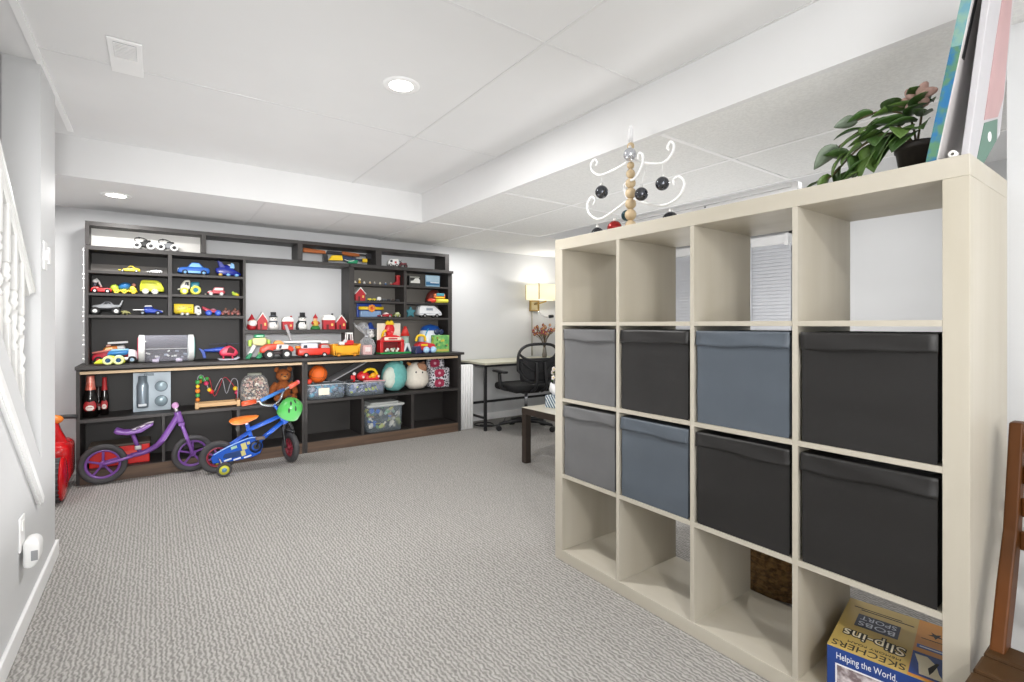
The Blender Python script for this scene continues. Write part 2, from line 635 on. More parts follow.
# ------------------------------------------------------------------ cube shelf (room divider)
BIRCH = mat('birch_veneer', '#bab4a7', 0.42, var=0.0, nscale=9, stretch=(1, 1, .12), hex2='#b0a999')
BIRCHH = mat('birch_veneer_level', '#bab4a7', 0.42, var=0.0, nscale=9, stretch=(1, .12, 1), hex2='#b0a999')
EX0, EX1, EY0, EY1 = 1.527, 1.903, 0.311, 1.775
CW, TT = (EY1 - EY0 - .1 - 3 * .0155) / 4, .0155
shelf = thing('cube_shelf', 'tall birch cube shelf of sixteen open squares dividing the room', 'shelf', (EX0, EY0, 0))
D, L = EX1 - EX0, EY1 - EY0
bx(0, D, 0, L, 1.44, 1.49, BIRCHH, None, .0015).done('top', shelf)
bx(0, D, 0, L, 0, .05, BIRCHH, None, .0015).done('base', shelf)
bx(0, D, 0, .05, .0503, 1.4397, BIRCH, None, .0012).done('side_panel', shelf)
bx(0, D, L - .05, L, .0503, 1.4397, BIRCH, None, .0012).done('side_panel', shelf)
cellY = []
for k in range(4):
    y0 = .05 + k * (CW + TT)
    cellY.append(EY0 + y0)
    if k < 3:
        bx(.002, D - .002, y0 + CW, y0 + CW + TT, .05, 1.44, BIRCH).done('divider', shelf)
CZ = [.05 + k * (.336 + TT) for k in range(4)]
for k in range(1, 4):
    for j in range(4):
        y0 = .05 + j * (CW + TT)
        bx(.001, D - .001, y0, y0 + CW, CZ[k] - TT, CZ[k], BIRCHH).done('shelf', shelf)


def fabric_bin(row, col, m, label):
    """cell column counted from the near end"""
    y0, z0 = cellY[col], CZ[row]
    r = thing('storage_bin', label, 'storage bin', (EX0 + .006, y0 + CW / 2, z0), group='fabric bins in the cube shelf')
    w, h, d = CW - .022, .314, .352
    rng = random.Random(row * 7 + col)
    ph = [rng.uniform(0, 6) for _ in range(4)]
    N = 14
    b = B()
    rows = []
    for i in range(N + 1):
        z = h * i / N
        rr = []
        for j in range(N + 1):
            y = -w / 2 + w * j / N
            e = math.sin(PI * i / N) * math.sin(PI * j / N)
            rr.append((.004 * e + .0016 * math.sin(9 * y / w + ph[0]) * e + .001 * math.sin(14 * z / h + ph[1]), y, z))
        rows.append(rr)
    b.quadstrip(rows, m)
    b.box((d / 2 + .005, 0, h / 2), (d - .005, w, h - .004), m, .005)
    b.done('body', r)
    b = B()
    rows = []
    for i in range(9):
        rr = []
        for j in range(N + 1):
            y = -w / 2 - .003 + (w + .006) * j / N
            u = j / N
            drop = .05 + .003 * math.sin(5 * u + ph[2]) + .0015 * math.sin(11 * u + ph[3])
            z = h + .004 - drop * max(0, (i - 2)) / 6 if i >= 2 else h + .004
            x = -.003 - .003 * (i - 2) / 6 - .0015 * math.sin(7 * u + i * .8 + ph[1]) if i >= 2 else (.34 if i == 0 else .006)
            rr.append((x, y, z))
        rows.append(rr)
    b.quadstrip(rows, m)
    lid = b.done('lid', r)
    md = lid.modifiers.new('t', 'SOLIDIFY')
    md.thickness = .003
    return r


BG = mat('bin_grey', '#626263', .8, var=.04, bump=.06, bscale=500)
BS = mat('bin_slate', '#4c545d', .55, var=.04, bump=.06, bscale=500)
BK = mat('bin_black', '#181615', .5, var=.05, bump=.06, bscale=500)
for row, col, m, lb in ((2, 3, BG, 'grey fabric bin in the second row, far left end of the cube shelf'),
                        (2, 2, BK, 'black fabric bin between the grey bin and the slate bin in the second row'),
                        (2, 1, BS, 'slate blue fabric bin between two black bins in the second row'),
                        (2, 0, BK, 'black fabric bin in the second row beside the shelf end panel by the chair'),
                        (1, 3, BG, 'grey fabric bin in the third row, far left end of the cube shelf'),
                        (1, 2, BS, 'slate blue fabric bin in the third row beside the grey bin'),
                        (1, 1, BK, 'black fabric bin in the third row below the upper slate blue bin'),
                        (1, 0, BK, 'black fabric bin in the third row directly above the shoe box')):
    fabric_bin(row, col, m, lb)

# ------------------------------------------------------------------ black wall unit on the back wall
BLK = mat('black_brown_wood', '#353130', .5, var=.0, hex2='#2c2927', nscale=6, stretch=(.3, 1, 4))
BLKV = mat('black_brown_panel', '#272422', .55, var=.08, nscale=5)
BLKL = mat('grey_back_panel', '#6f6b65', .6, var=.05, nscale=4)
EDGE = mat('raw_wood_edge', '#c9b08f', .6, var=.1, nscale=20, stretch=(.2, 1, 1))
PLANK = mat('brown_plinth', '#66503f', .6, var=.0, hex2='#443429', nscale=5, stretch=(.4, 1, 6))
YB, YC, YU = 4.44, 4.40, 4.55      # fronts: base, counter, upper shelves
ZB, ZC = .784, .81


def base_cabinet(label, x0, x1, xl, xr, divs, y1=4.795):
    r = thing('base_cabinet', label, 'cabinet', ((x0 + x1) / 2, YB, 0), group='low black open cabinets under the counter')
    X = (x0 + x1) / 2
    bx(x0 - X, xl - X, 0, y1 - YB, 0, ZB, BLK).done('side_panel', r)
    bx(xr - X, x1 - X, 0, y1 - YB, 0, ZB, BLK).done('side_panel', r)
    bx(xl - X, xr - X, .335, y1 - YB, .09, ZB, BLKV).done('back_panel', r)
    bx(xl - X, xr - X, .0, .335, .075, .09, BLK).done('floor_board', r)
    bx(xl - X, xr - X, .002, .335, .42, .443, BLK).done('shelf', r)
    for a, c in divs:
        bx(a - X, c - X, .006, .335, .09, .42, BLK).done('divider', r)
    bx(xl - X, xr - X, -.006, .014, 0, .088, PLANK, None, .002).done('plinth', r)
    bx(xl - X, xr - X, -.002, .016, .752, .772, EDGE, None, .002).done('light_edge_strip', r)
    return r


bl = base_cabinet('long low black cabinet holding bottles and bead maze, behind the bikes', -.437, 1.027, -.417, 1.006, [(.038, .056), (.522, .542)])
br = base_cabinet('low black cabinet holding the basketball and plush toys, right half under the counter', 1.029, 2.547, 1.05, 2.511, [(1.517, 1.542), (2.002, 2.03)])
B().cyl((-.76 + .01, -.004, .765), (-.75, .004, .765), .008, mat('bolt', '#151515', .4, .5), n=10).done('bolt', br)
B().cyl((.742, .1, .2), (.76, .1, .2), .009, mat('steel', '#c8c8c8', .3, .8), n=10).done('bolt', br)
for z0, z1 in ((.46, .53), (.28, .36)):
    bx(-.735, -.731, .01, .06, z0, z1, mat('white_tape', '#e8e8e6', .6)).done('white_patch', bl)
ct = bx(-.44, 2.566, YC, 4.797, ZB + .001, ZC, BLK, None, .003).done('countertop')
tag(ct, 'long dark brown countertop carrying large toys along the back wall', 'countertop')


def wall_shelf(label, x0, x1, tp, zb, ztop, xdiv, dl, levels, lvR, back, full):
    X = (x0 + x1) / 2
    r = thing('toy_shelf', label, 'shelf', (X, YU, ZC), group='black toy shelves on the counter')
    z = lambda v: v - ZC
    bx(x0 - X, x0 + tp - X, 0, .245, z(zb), z(ztop), BLK).done('side_panel', r)
    bx(x1 - tp - X, x1 - X, 0, .245, z(zb), z(ztop), BLK).done('side_panel', r)
    bx(x0 + tp - X, x1 - tp - X, .225, .245, z(zb), z(ztop), back).done('back_panel', r)
    bx(x0 + tp - X, x1 - tp - X, 0, .225, z(1.142), z(1.162), BLK).done('shelf', r)
    bx(xdiv - X, xdiv + dl - X, .0, .225, z(1.162), z(ztop), BLK).done('divider', r)
    for (a, c, lv) in ((x0 + tp, xdiv, levels), (xdiv + dl, x1 - tp, lvR)):
        for v in lv:
            bx(a - X, c - X, .0, .225, z(v - .018), z(v), BLK).done('shelf', r)
    return r


sl = wall_shelf('black shelf full of toy cars on the left half of the wall', -.40, .597, .018, ZC, 1.62, .076, .025, (1.475, 1.317), (1.48, 1.324), BLKV, True)
sr = wall_shelf('black shelf of small toys with the star and camper, right half of the wall', 1.44, 2.504, .045, ZC, 1.632, 1.972, .027, (1.476, 1.314), (1.478, 1.312), BLKL, True)
bx(1.44 - 1.972, 2.504 - 1.972, -.03, .245, 1.62 - ZC, 1.645 - ZC, BLK).done('top_board', sr)
o = bx(.597, 1.44, YU, 4.797, 1.018, 1.048, BLK)
o = o.done('shelf_board')
tag(o, 'black shelf board carrying the snowmen and red houses between the two toy shelves', 'shelf')
X = 1.035
r = thing('top_shelf', 'long open black top shelf running just under the ceiling', 'shelf', (X, YU, 1.62))
bx(-.40 - X, 1.4395 - X, 0, .24, .001, .030, BLK).done('bottom_board', r)
bx(1.4395 - X, 2.47 - X, 0.0, .24, .026, .034, BLK).done('bottom_board', r)
bx(-.40 - X, 2.47 - X, 0, .24, .172, .20, BLK).done('top_board', r)
for a, c in ((-.40, -.378), (.292, .321), (.996, 1.035), (1.69, 1.745), (2.425, 2.47)):
    bx(a - X, c - X, 0, .24, .034, .172, BLK).done('divider', r)
bx(-.378 - X, .292 - X, .15, .16, .034, .172, mat('lit_wall_tone', '#e6e4df', .5, var=.02)).done('lit_wall_panel', r)  # pale panel added to stand for the brightly lit wall behind this bay
# grey batten standing on the first shelf, and the beaded cord down the side
o = bx(-.381, .075, 4.70, 4.715, 1.476, 1.535, mat('grey_batten', '#6e6a66', .6, var=.05)).done('batten')
tag(o, 'flat grey batten lying along the shelf behind the flat yellow car', 'batten')
r = thing('beaded_cord', 'string of small white beads hanging down the left edge of the toy shelf', 'beads', (-.409, 4.56, .83))
BW = mat('bead_white', '#f2f2f2', .3, var=.01)
B().tube([(0, 0, .0), (.001, 0, .4), (0, 0, .8)], .0015, BW, 6).done('cord', r)
for k in (0, 1, 3, 4, 5, 8, 9, 10, 11, 15, 17, 18, 20, 23):
    B().ball((0, 0, .02 + .033 * k), .0065 if k % 3 else .0085, BW, 8).done('bead', r)

# ------------------------------------------------------------------ toy builders
TYRE = mat('toy_tyre', '#1c1c1d', .6)
HUBW = pl('#e9e9e6')
GLASS = mat('toy_window', '#20242b', .15)


def wheel(r, x, z, y, rad, w, tyre=TYRE, hub=HUBW, side=-1):
    Mx = Matrix.Translation((x, y, z)) @ Matrix.Rotation(PI / 2, 4, 'X')
    b = B()
    b.lathe([(rad * .5, -w / 2), (rad * .92, -w / 2), (rad, -w * .3), (rad, w * .3), (rad * .92, w / 2), (rad * .5, w / 2), (rad * .5, -w / 2)], tyre, 18, Mx)
    o = b.done('wheel', r)
    h = B()
    h.lathe([(0, w * .5), (rad * .18, w * .55), (rad * .22, w * .42), (rad * .45, w * .38), (rad * .56, w * .5), (rad * .56, -w * .5), (rad * .45, -w * .38), (rad * .22, -w * .42), (rad * .18, -w * .55), (0, -w * .5)], hub, 14, Mx)
    h.done('hub', o)
    return o


def vehicle(name, label, cat, loc, L, Wd, H, parts, wheels, rz=0.0, flip=False, tyre=TYRE, hub=HUBW, group=None, wf=.26, bev=.12):
    """parts: (part name, outline in fractions of length / height, material, width share[, y shift]); nose at -x unless flipped"""
    r = thing(name, label, cat, loc, rz, group)
    f = -1 if flip else 1
    for p in parts:
        pn, pts, m, ws = p[:4]
        b = B()
        pts = [(f * x * L, z * H) for x, z in pts]
        bv = .0012 if any(k in pn for k in ('window', 'stripe', 'panel', 'windscreen', 'grille')) else min(bev * H, .012) if len(p) < 5 else p[4] * H
        b.prism(pts, -Wd * ws / 2, Wd * ws / 2, m, bv, seg=2)
        shade(b.done(pn, r), 50)
    for (x, q) in wheels:
        rad = q * H
        ww = Wd * wf
        for s in (-1, 1):
            wheel(r, f * x * L, rad, s * (Wd / 2 - ww * .35), rad, ww, tyre, hub)
    return r


SEDAN = [(-.5, .16), (-.5, .42), (-.44, .54), (-.22, .6), (.28, .62), (.46, .58), (.5, .4), (.49, .18), (.42, .12), (-.42, .12)]
CABIN = [(-.22, .58), (-.08, .97), (.0, 1.0), (.16, .98), (.32, .6)]
SWIN = [(-.17, .62), (-.06, .92), (.14, .93), (.26, .63)]
RACE = [(-.5, .2), (-.48, .34), (-.2, .5), (.1, .62), (.36, .6), (.46, .5), (.48, .2), (.3, .14), (-.3, .14)]
VANB = [(-.5, .16), (-.5, .62), (-.45, .84), (-.38, .98), (.42, 1.0), (.48, .94), (.5, .3), (.48, .16)]
VWIN = [(-.42, .62), (-.36, .88), (.4, .88), (.41, .62)]
g1 = 'toy vehicles on the left shelf'
g3 = 'small toys on the right shelf'
YT = 4.635

# --- top row
QW = mat('toy_white', '#ececea', .35)


def quad(label, x, mw):
    r = thing('toy_quad_bike', label, 'toy vehicle', (x, 4.62, 1.651), 0, 'toys on the top shelf')
    b = B()
    b.prism([(-.05, .03), (-.055, .06), (-.02, .055), (.0, .065), (.045, .06), (.05, .04), (.02, .02), (-.03, .02)], -.018, .018, mw, .006)
    b.done('body', r)
    B().tube([(-.03, -.022, .09), (-.028, 0, .085), (-.03, .022, .09)], .003, TYRE, 6).done('handlebar', r)
    B().tube([(-.05, 0, .055), (-.055, 0, .08), (-.02, 0, .09), (.02, 0, .075)], .003, TYRE, 6, spline=4).done('roll_bar', r)
    B().box((.018, 0, .068), (.045, .024, .012), TYRE, .005).done('seat', r)
    for sx in (-.042, .042):
        for sy in (-1, 1):
            wheel(r, sx, .027, sy * .03, .027, .022, mat('white_tyre', '#dcdcda', .5), mat('dark_hub', '#2c2c2e', .4))
    return r


quad('black and white toy quad bike at the left of the top shelf', -.07, TYRE)
quad('smaller grey and white toy quad bike beside it, nearer the divider', .075, mat('toy_grey', '#77797c', .4))
r = thing('toy_rifle', 'long toy rifle with orange brown stock lying on the top shelf', 'toy gun', (1.372, 4.66, 1.657), 0, rot=(0, math.radians(.6), 0))
OR = mat('toy_wood_orange', '#b5611f', .4, hex2='#8d4817', nscale=8, stretch=(.3, 1, 3))
B().prism([(-.31, .075), (-.31, .115), (-.12, .105), (-.11, .075)], -.014, .014, OR, .006).done('stock', r)
B().prism([(-.11, .08), (-.10, .11), (.16, .11), (.16, .085), (.02, .08)], -.012, .012, mat('toy_gun_black', '#26262a', .4), .004).done('receiver', r)
B().prism([(.03, .085), (.03, .116), (.19, .105), (.20, .08), (.1, .075)], -.016, .016, OR, .006).done('fore_grip', r)
b = B().cyl((.18, 0, .098), (.30, 0, .098), .009, mat('toy_gun_black'))
b.box((.285, 0, .09), (.05, .02, .05), mat('toy_gun_black'), .006)
b.done('barrel', r)
B().prism([(-.14, .0), (-.14, .08), (-.10, .085), (-.09, .0)], -.01, .01, mat('toy_gun_black'), .004).done('grip', r)
B().prism([(.14, .0), (.13, .08), (.16, .085), (.17, .0)], -.01, .01, mat('toy_gun_black'), .004).done('foregrip', r)
r = thing('toy_blaster', 'yellow and navy toy blaster with green trim below the toy rifle', 'toy gun', (1.40, 4.585, 1.656))
YE, NV, GR = pl('#e8c21c'), pl('#22304e'), pl('#1f8f63')
B().prism([(-.14, .012), (-.11, .06), (-.02, .068), (-.01, .02)], -.018, .018, YE, .006).done('rear_shell', r)
B().prism([(-.02, .02), (-.02, .068), (.10, .052), (.13, .03), (.05, .012)], -.016, .016, NV, .006).done('body', r)
B().prism([(.03, .0), (.04, .03), (.13, .034), (.12, .0)], -.018, .018, GR, .005).done('grip', r)
B().cyl((.12, 0, .036), (.18, 0, .036), .01, NV).done('barrel', r)
B().cyl((.17, 0, .036), (.215, 0, .036), .02, YE, bev=.004).done('muzzle', r)
B().tube([(.0, -.02, .03), (.05, -.02, .018), (.09, -.02, .03)], .003, HUBW, 6, spline=4).done('trigger_guard', r)
r = thing('toy_ambulance', 'small white toy ambulance at the right end of the top shelf', 'toy vehicle', (1.885, 4.62, 1.654))
B().prism([(-.055, .018), (-.055, .045), (-.035, .075), (.05, .08), (.055, .018)], -.025, .025, QW, .006).done('body', r)
bx(-.035, -.012, -.027, .027, .045, .066, GLASS, None, .002).done('window', r)
bx(.01, .03, -.0265, .0265, .035, .055, pl('#b03038')).done('red_cross', r)
for sx in (-.03, .032):
    for sy in (-1, 1):
        wheel(r, sx, .016, sy * .022, .016, .012)
r = thing('toy_motorcycle', 'dark red toy motorcycle lying beside the small white ambulance', 'toy vehicle', (1.99, 4.62, 1.654), .2)
MR = pl('#6b2730')
b = B().prism([(-.04, .03), (-.02, .055), (.0, .048), (.04, .052), (.045, .04), (.0, .025)], -.01, .01, MR, .004)
b.done('body', r)
B().tube([(-.03, -.02, .066), (-.025, 0, .06), (-.03, .02, .066)], .003, TYRE, 6).done('handlebar', r)
for sx in (-.035, .035):
    wheel(r, sx, .02, 0, .02, .012, TYRE, MR)

# --- left shelf, first level
YL, WH = pl('#ecd23a'), pl('#f0f0ee')
vehicle('toy_car', 'flat yellow toy sports car on the uppermost left shelf', 'toy vehicle', (-.155, 4.60, 1.475), .134, .055, .05,
        [('body', RACE, YL, 1), ('cabin', [(-.12, .52), (.0, .96), (.12, .98), (.3, .58)], YL, .75), ('window', [(-.08, .6), (.01, .88), (.1, .88), (.2, .62)], GLASS, .78)], [(-.3, .22), (.3, .22)], group=g1)
vehicle('toy_car', 'tiny white toy car just right of the flat yellow car', 'toy vehicle', (-.005, 4.60, 1.475), .10, .045, .042,
        [('body', RACE, WH, 1), ('cabin', [(-.12, .52), (.0, .9), (.12, .92), (.3, .58)], GLASS, .75)], [(-.3, .22), (.3, .22)], group=g1)
BB, LBL = pl('#2a62b8'), pl('#7fb6e8')
vehicle('toy_car', 'light blue metallic toy car with pale lower panels, above the tractor', 'toy vehicle', (.245, YT, 1.48), .213, .085, .1,
        [('body', SEDAN, BB, 1), ('cabin', CABIN, BB, .82), ('window', SWIN, LBL, .85), ('side_panel', [(-.2, .14), (-.2, .3), (.2, .3), (.2, .14)], LBL, 1.03), ('grille', [(-.505, .26), (-.505, .48), (-.44, .5), (-.44, .26)], WH, .8)],
        [(-.28, .2), (.3, .2)], hub=LBL, group=g1)
r = thing('toy_hover_vehicle', 'deep blue toy fantasy vehicle with fins at the right of the uppermost shelf', 'toy vehicle', (.48, YT, 1.48), 0, g1)
DB = pl('#1c2a8e', .25)
b = B().prism([(-.085, .03), (-.09, .065), (-.03, .08), (.02, .075), (.09, .03), (.092, .012), (-.06, .012)], -.03, .03, DB, .01)
b.ball((-.01, 0, .07), (.045, .028, .03), DB)
shade(b.done('body', r))
for sy in (-1, 1):
    b = B().prism([(-.06, .07), (-.075, .128), (-.05, .115), (-.02, .075)], sy * .03 - .003, sy * .03 + .003, DB, .002)
    b.prism([(.01, .07), (.02, .115), (.04, .105), (.045, .07)], sy * .025 - .003, sy * .025 + .003, LBL, .002)
    b.done('fin', r)
B().ball((.01, 0, .088), (.025, .018, .018), WH).done('cockpit', r)
for sx in (-.055, .0, .06):
    B().ball((sx, -.03, .014), (.016, .01, .012), pl('#d9b45b') if sx < -.03 else LBL, 10).done('thruster', r)

# --- second level
RD = pl('#cf2b2f')
r = vehicle('toy_car', 'red open toy car with a small white figure at the wheel', 'toy vehicle', (-.317, YT, 1.318), .118, .06, .06,
            [('body', SEDAN, RD, 1), ('bonnet', [(-.48, .5), (-.44, .7), (-.12, .78), (-.1, .55)], pl('#e06a66'), .7)], [(-.3, .27), (.3, .27)], group=g1, hub=pl('#f3dede'))
B().tube([(-.0, 0, .045), (-.015, 0, .085), (-.03, 0, .105)], .006, WH, 8).done('windscreen_post', r)
b = B().ball((-.035, 0, .085), .016, WH, 10)
b.box((-.036, 0, .062), (.022, .026, .03), pl('#303040'), .006)
b.done('driver', r)
LG = pl('#b9d24a')
r = vehicle('toy_mixer_truck', 'lime toy truck with blue drum and round smiling front', 'toy vehicle', (-.186, YT, 1.318), .158, .07, .085,
            [('chassis', [(-.4, .14), (-.42, .34), (.48, .34), (.5, .14)], YL, .9)], [(-.28, .2), (.0, .2), (.34, .2)], group=g1, tyre=YL, hub=LG)
B().ball((-.058, 0, .04), (.026, .03, .03), LG).done('cab', r)
b = B()
for s in (-1, 1):
    b.ball((-.07, s * .016, .05), .006, WH, 8)
b.done('eye', r)
B().ball((.0, 0, .056), (.04, .03, .028), pl('#2f77b5'), rot=(0, -.3, 0)).done('drum', r)
B().prism([(.03, .03), (.035, .06), (.06, .055), (.075, .03)], -.025, .025, YL, .006).done('hopper', r)
B().ball((.055, 0, .068), .013, pl('#e29a86'), 10).done('figure', r)
vehicle('toy_van', 'yellow green rounded toy van with white wheels', 'toy vehicle', (-.021, YT, 1.318), .148, .075, .11,
        [('body', [(-.5, .2), (-.5, .6), (-.46, .9), (-.38, .98), (.2, .97), (.36, .84), (.46, .55), (.5, .4), (.5, .2)], pl('#d5d93c'), 1, .1),
         ('window', [(-.42, .6), (-.4, .82), (.16, .82), (.26, .6)], pl('#b5b92a'), 1.01, .02), ('stripe', [(-.48, .3), (-.48, .36), (.48, .36), (.48, .3)], pl('#9aa01e'), 1.012, .01)],
        [(-.27, .2), (.12, .2)], flip=False, tyre=pl('#b9b9ae'), hub=WH, group=g1)
TL = pl('#2b7f96')
r = vehicle('toy_tractor', 'white and teal toy tractor with yellow rimmed wheels', 'toy vehicle', (.211, YT, 1.325), .15, .08, .118,
            [('cab', [(-.38, .34), (-.36, .62), (-.2, .95), (.06, .98), (.06, .34)], pl('#e9e7d8'), .8), ('cab_window', [(-.2, .6), (-.15, .82), (.0, .84), (.0, .6)], GLASS, .82),
             ('load_box', [(.08, .42), (.08, .84), (.48, .88), (.46, .42)], TL, .9), ('bumper', [(-.5, .28), (-.48, .4), (-.36, .4), (-.36, .28)], pl('#e9e7d8'), .7)], [], group=g1)
for sx, rr in ((-.03, .027), (.045, .036)):
    for sy in (-1, 1):
        wheel(r, sx, rr, sy * .036, rr, .024, pl('#dcd84c'), TL if sx > 0 else WH)
vehicle('toy_truck', 'small red and white toy pickup truck right of the tractor', 'toy vehicle', (.397, YT, 1.325), .125, .05, .07,
        [('body', [(-.5, .2), (-.48, .42), (-.22, .55), (.5, .55), (.46, .2)], pl('#c9545e'), 1), ('cabin', [(-.24, .5), (-.1, .98), (.44, .96), (.4, .5)], pl('#d57078'), .9),
         ('window', [(-.14, .6), (-.06, .88), (.38, .88), (.36, .6)], WH, .93), ('bonnet', [(-.5, .3), (-.46, .5), (-.24, .56), (-.24, .3)], WH, .9)], [(-.3, .2), (.28, .2)], tyre=pl('#d8d3d2'), hub=WH, group=g1)
B().ball((.322, YT, 1.333), .008, pl('#c9c6b8'), 8).done('marble')
tag(bpy.data.objects['marble'], 'tiny pale marble lying left of the small red and white truck', 'marble')
r = thing('toy_frog', 'tiny lime green toy frog alone at the end of the middle shelf', 'toy', (.532, YT, 1.325), 0, g1)
b = B().ball((0, 0, .016), (.022, .016, .014), LG)
b.ball((-.016, 0, .028), .011, LG, 10)
b.done('body', r)
for s in (-1, 1):
    B().ball((.014, s * .016, .01), (.014, .007, .01), YL, 8).done('leg', r)

# --- third level
GY = pl('#d3d6da')
r = vehicle('toy_monster_truck', 'silver grey toy monster truck with tall black wheels and rear wing', 'toy vehicle', (-.288, YT, 1.163), .19, .1, .11,
            [('body', [(-.44, .5), (-.4, .6), (-.16, .68), (-.04, .86), (.12, .86), (.22, .66), (.42, .66), (.42, .52), (.1, .42), (-.2, .42)], GY, .6),
             ('window', [(-.1, .68), (-.02, .82), (.1, .82), (.16, .68)], GLASS, .62), ('chassis', [(-.36, .26), (-.3, .42), (.3, .42), (.36, .26)], TYRE, .4)], [(-.32, .25), (.3, .25)], group=g1, wf=.32)
b = B().prism([(.38 * .19, .07), (.47 * .19, .108), (.5 * .19, .106), (.43 * .19, .066)], -.03, .03, GY, .002)
b.done('rear_wing', r)
r = thing('toy_dinosaur', 'tiny olive toy dinosaur beside the monster truck', 'toy', (-.182, 4.60, 1.163), 0, g1)
OL = pl('#8f8d5c')
b = B().ball((0, 0, .02), (.022, .01, .012), OL, 10)
b.tube([(-.018, 0, .022), (-.028, 0, .03), (-.034, 0, .028)], [.007, .006, .003], OL, 6)
b.tube([(.018, 0, .02), (.03, 0, .012), (.036, 0, .006)], [.008, .004, .0015], OL, 6)
b.done('body', r)
for sx in (-.01, .012):
    for sy in (-1, 1):
        B().cyl((sx, sy * .007, 0), (sx, sy * .006, .018), .004, OL, n=6).done('leg', r)
r = vehicle('toy_race_car', 'dark blue toy racing car with a white front wing', 'toy vehicle', (-.045, YT, 1.163), .185, .085, .075,
            [('body', [(-.2, .2), (-.22, .5), (-.06, .6), (.2, .66), (.46, .42), (.5, .24), (.4, .18)], pl('#1f3fa8'), .8), ('cabin', [(-.18, .5), (-.1, .86), (.12, .9), (.2, .6)], pl('#1f3fa8'), .6),
             ('wing', [(-.5, .44), (-.5, .54), (-.12, .56), (-.12, .46)], WH, .9), ('roof_panel', [(-.14, .82), (-.1, .97), (.1, .99), (.14, .86)], WH, .5), ('nose_panel', [(.3, .42), (.3, .56), (.48, .44), (.5, .3)], WH, .5)],
            [(-.18, .22), (.32, .22)], hub=pl('#9aa6b0'), group=g1)
r = vehicle('toy_lorry', 'toy lorry with a bright yellow box trailer and white cab', 'toy vehicle', (.205, YT, 1.163), .182, .065, .092,
            [('trailer', [(-.5, .24), (-.5, .96), (.2, .96), (.2, .24)], pl('#f2d417'), 1, .03), ('cab', [(.24, .14), (.24, .78), (.3, .86), (.42, .82), (.48, .5), (.5, .14)], WH, .95),
             ('cab_window', [(.33, .52), (.34, .72), (.41, .7), (.44, .52)], GLASS, .98), ('chassis', [(-.46, .14), (-.46, .26), (.3, .26), (.3, .14)], YL, .6)], [(-.2, .13), (-.02, .13), (.38, .16)], hub=WH, tyre=pl('#bfbfb8'), group=g1)
b = B()
for (x, z, w) in ((-.052, .062, .012), (-.03, .07, .014), (-.022, .05, .03), (.012, .062, .018), (-.06, .04, .02), (.02, .045, .012)):
    b.box((x, -.0328, z), (w, .001, .004), pl('#6c5a14'))
b.done('print', r)
r = vehicle('toy_buggy', 'red toy buggy with blue wheels beside the yellow lorry', 'toy vehicle', (.366, YT, 1.163), .138, .075, .082,
            [('body', [(-.46, .6), (-.5, .9), (-.4, .86), (-.1, .62), (.3, .52), (.5, .3), (.4, .24), (-.2, .3)], pl('#c63a4e'), .6), ('cabin', [(-.1, .5), (.0, .72), (.14, .7), (.24, .5)], pl('#c98aa0'), .5)],
            [(-.16, .27), (.3, .27)], tyre=pl('#2a4fc0'), hub=pl('#5a86dd'), group=g1)
for x, lb in ((.464, 'small brown red toy motorbike next to the red buggy'), (.53, 'last brown red toy motorbike at the shelf end, by the post')):
    r = thing('toy_motorbike', lb, 'toy vehicle', (x, YT, 1.163), 0, g1)
    BR = pl('#7c3b30')
    b = B().prism([(-.026, .028), (-.016, .05), (.004, .042), (.03, .05), (.032, .036), (.004, .018)], -.008, .008, BR, .003)
    b.done('body', r)
    B().ball((0, 0, .053), (.008, .008, .012), pl('#a4705a'), 8).done('rider', r)
    for sx in (-.022, .022):
        wheel(r, sx, .019, 0, .019, .012, pl('#4a2a26'), pl('#c2695c'))

# ------------------------------------------------------------------ toys on the counter
g2 = 'large toys on the countertop'
OG, RO = pl('#e8862a'), pl('#dd4632')
r = vehicle('toy_fire_truck', 'red toy fire truck with orange cabin at the far left of the counter', 'toy vehicle', (-.262, 4.70, ZC), .225, .085, .16,
            [('body', [(-.5, .12), (-.5, .3), (-.42, .5), (-.2, .58), (.5, .6), (.5, .12)], pl('#c62b3e'), 1), ('cabin', [(-.24, .55), (-.18, .74), (.16, .78), (.2, .55)], OG, .85),
             ('window', [(-.18, .58), (-.14, .7), (.02, .72), (.02, .58)], pl('#f4dfa0'), .88), ('light_bar', [(-.16, .74), (-.14, .84), (-.02, .85), (-.02, .76)], pl('#e8b8a8'), .4), ('rear_box', [(.06, .56), (.08, .76), (.34, .8), (.36, .58)], WH, .8)],
            [(-.33, .16), (.3, .16)], hub=RD, group=g2)
B().box((.035, 0, .148), (.12, .03, .016), WH, .004, rot=(0, -.05, 0)).done('ladder', r)
B().tube([(-.108, -.045, .075), (-.03, -.045, .09), (.0, -.045, .094)], .007, pl('#e98b80'), 8).done('side_rail', r)
r = vehicle('toy_truck', 'white and blue toy truck behind the lime toy car', 'toy vehicle', (-.205, 4.60, ZC), .195, .09, .11,
            [('chassis', [(-.46, .2), (-.46, .4), (.5, .4), (.5, .2)], WH, .9), ('bed', [(-.42, .5), (-.34, .86), (.26, .9), (.2, .56)], pl('#2f7fc0'), .9), ('bed_trim', [(-.3, .8), (-.28, .92), (.22, .95), (.26, .86)], pl('#8cc4e8'), .93),
             ('cab', [(.22, .2), (.22, .92), (.44, .86), (.5, .56), (.5, .2)], pl('#e4e6ea'), 1)], [(-.24, .22), (.34, .24)], hub=pl('#9db8cc'), group=g2)
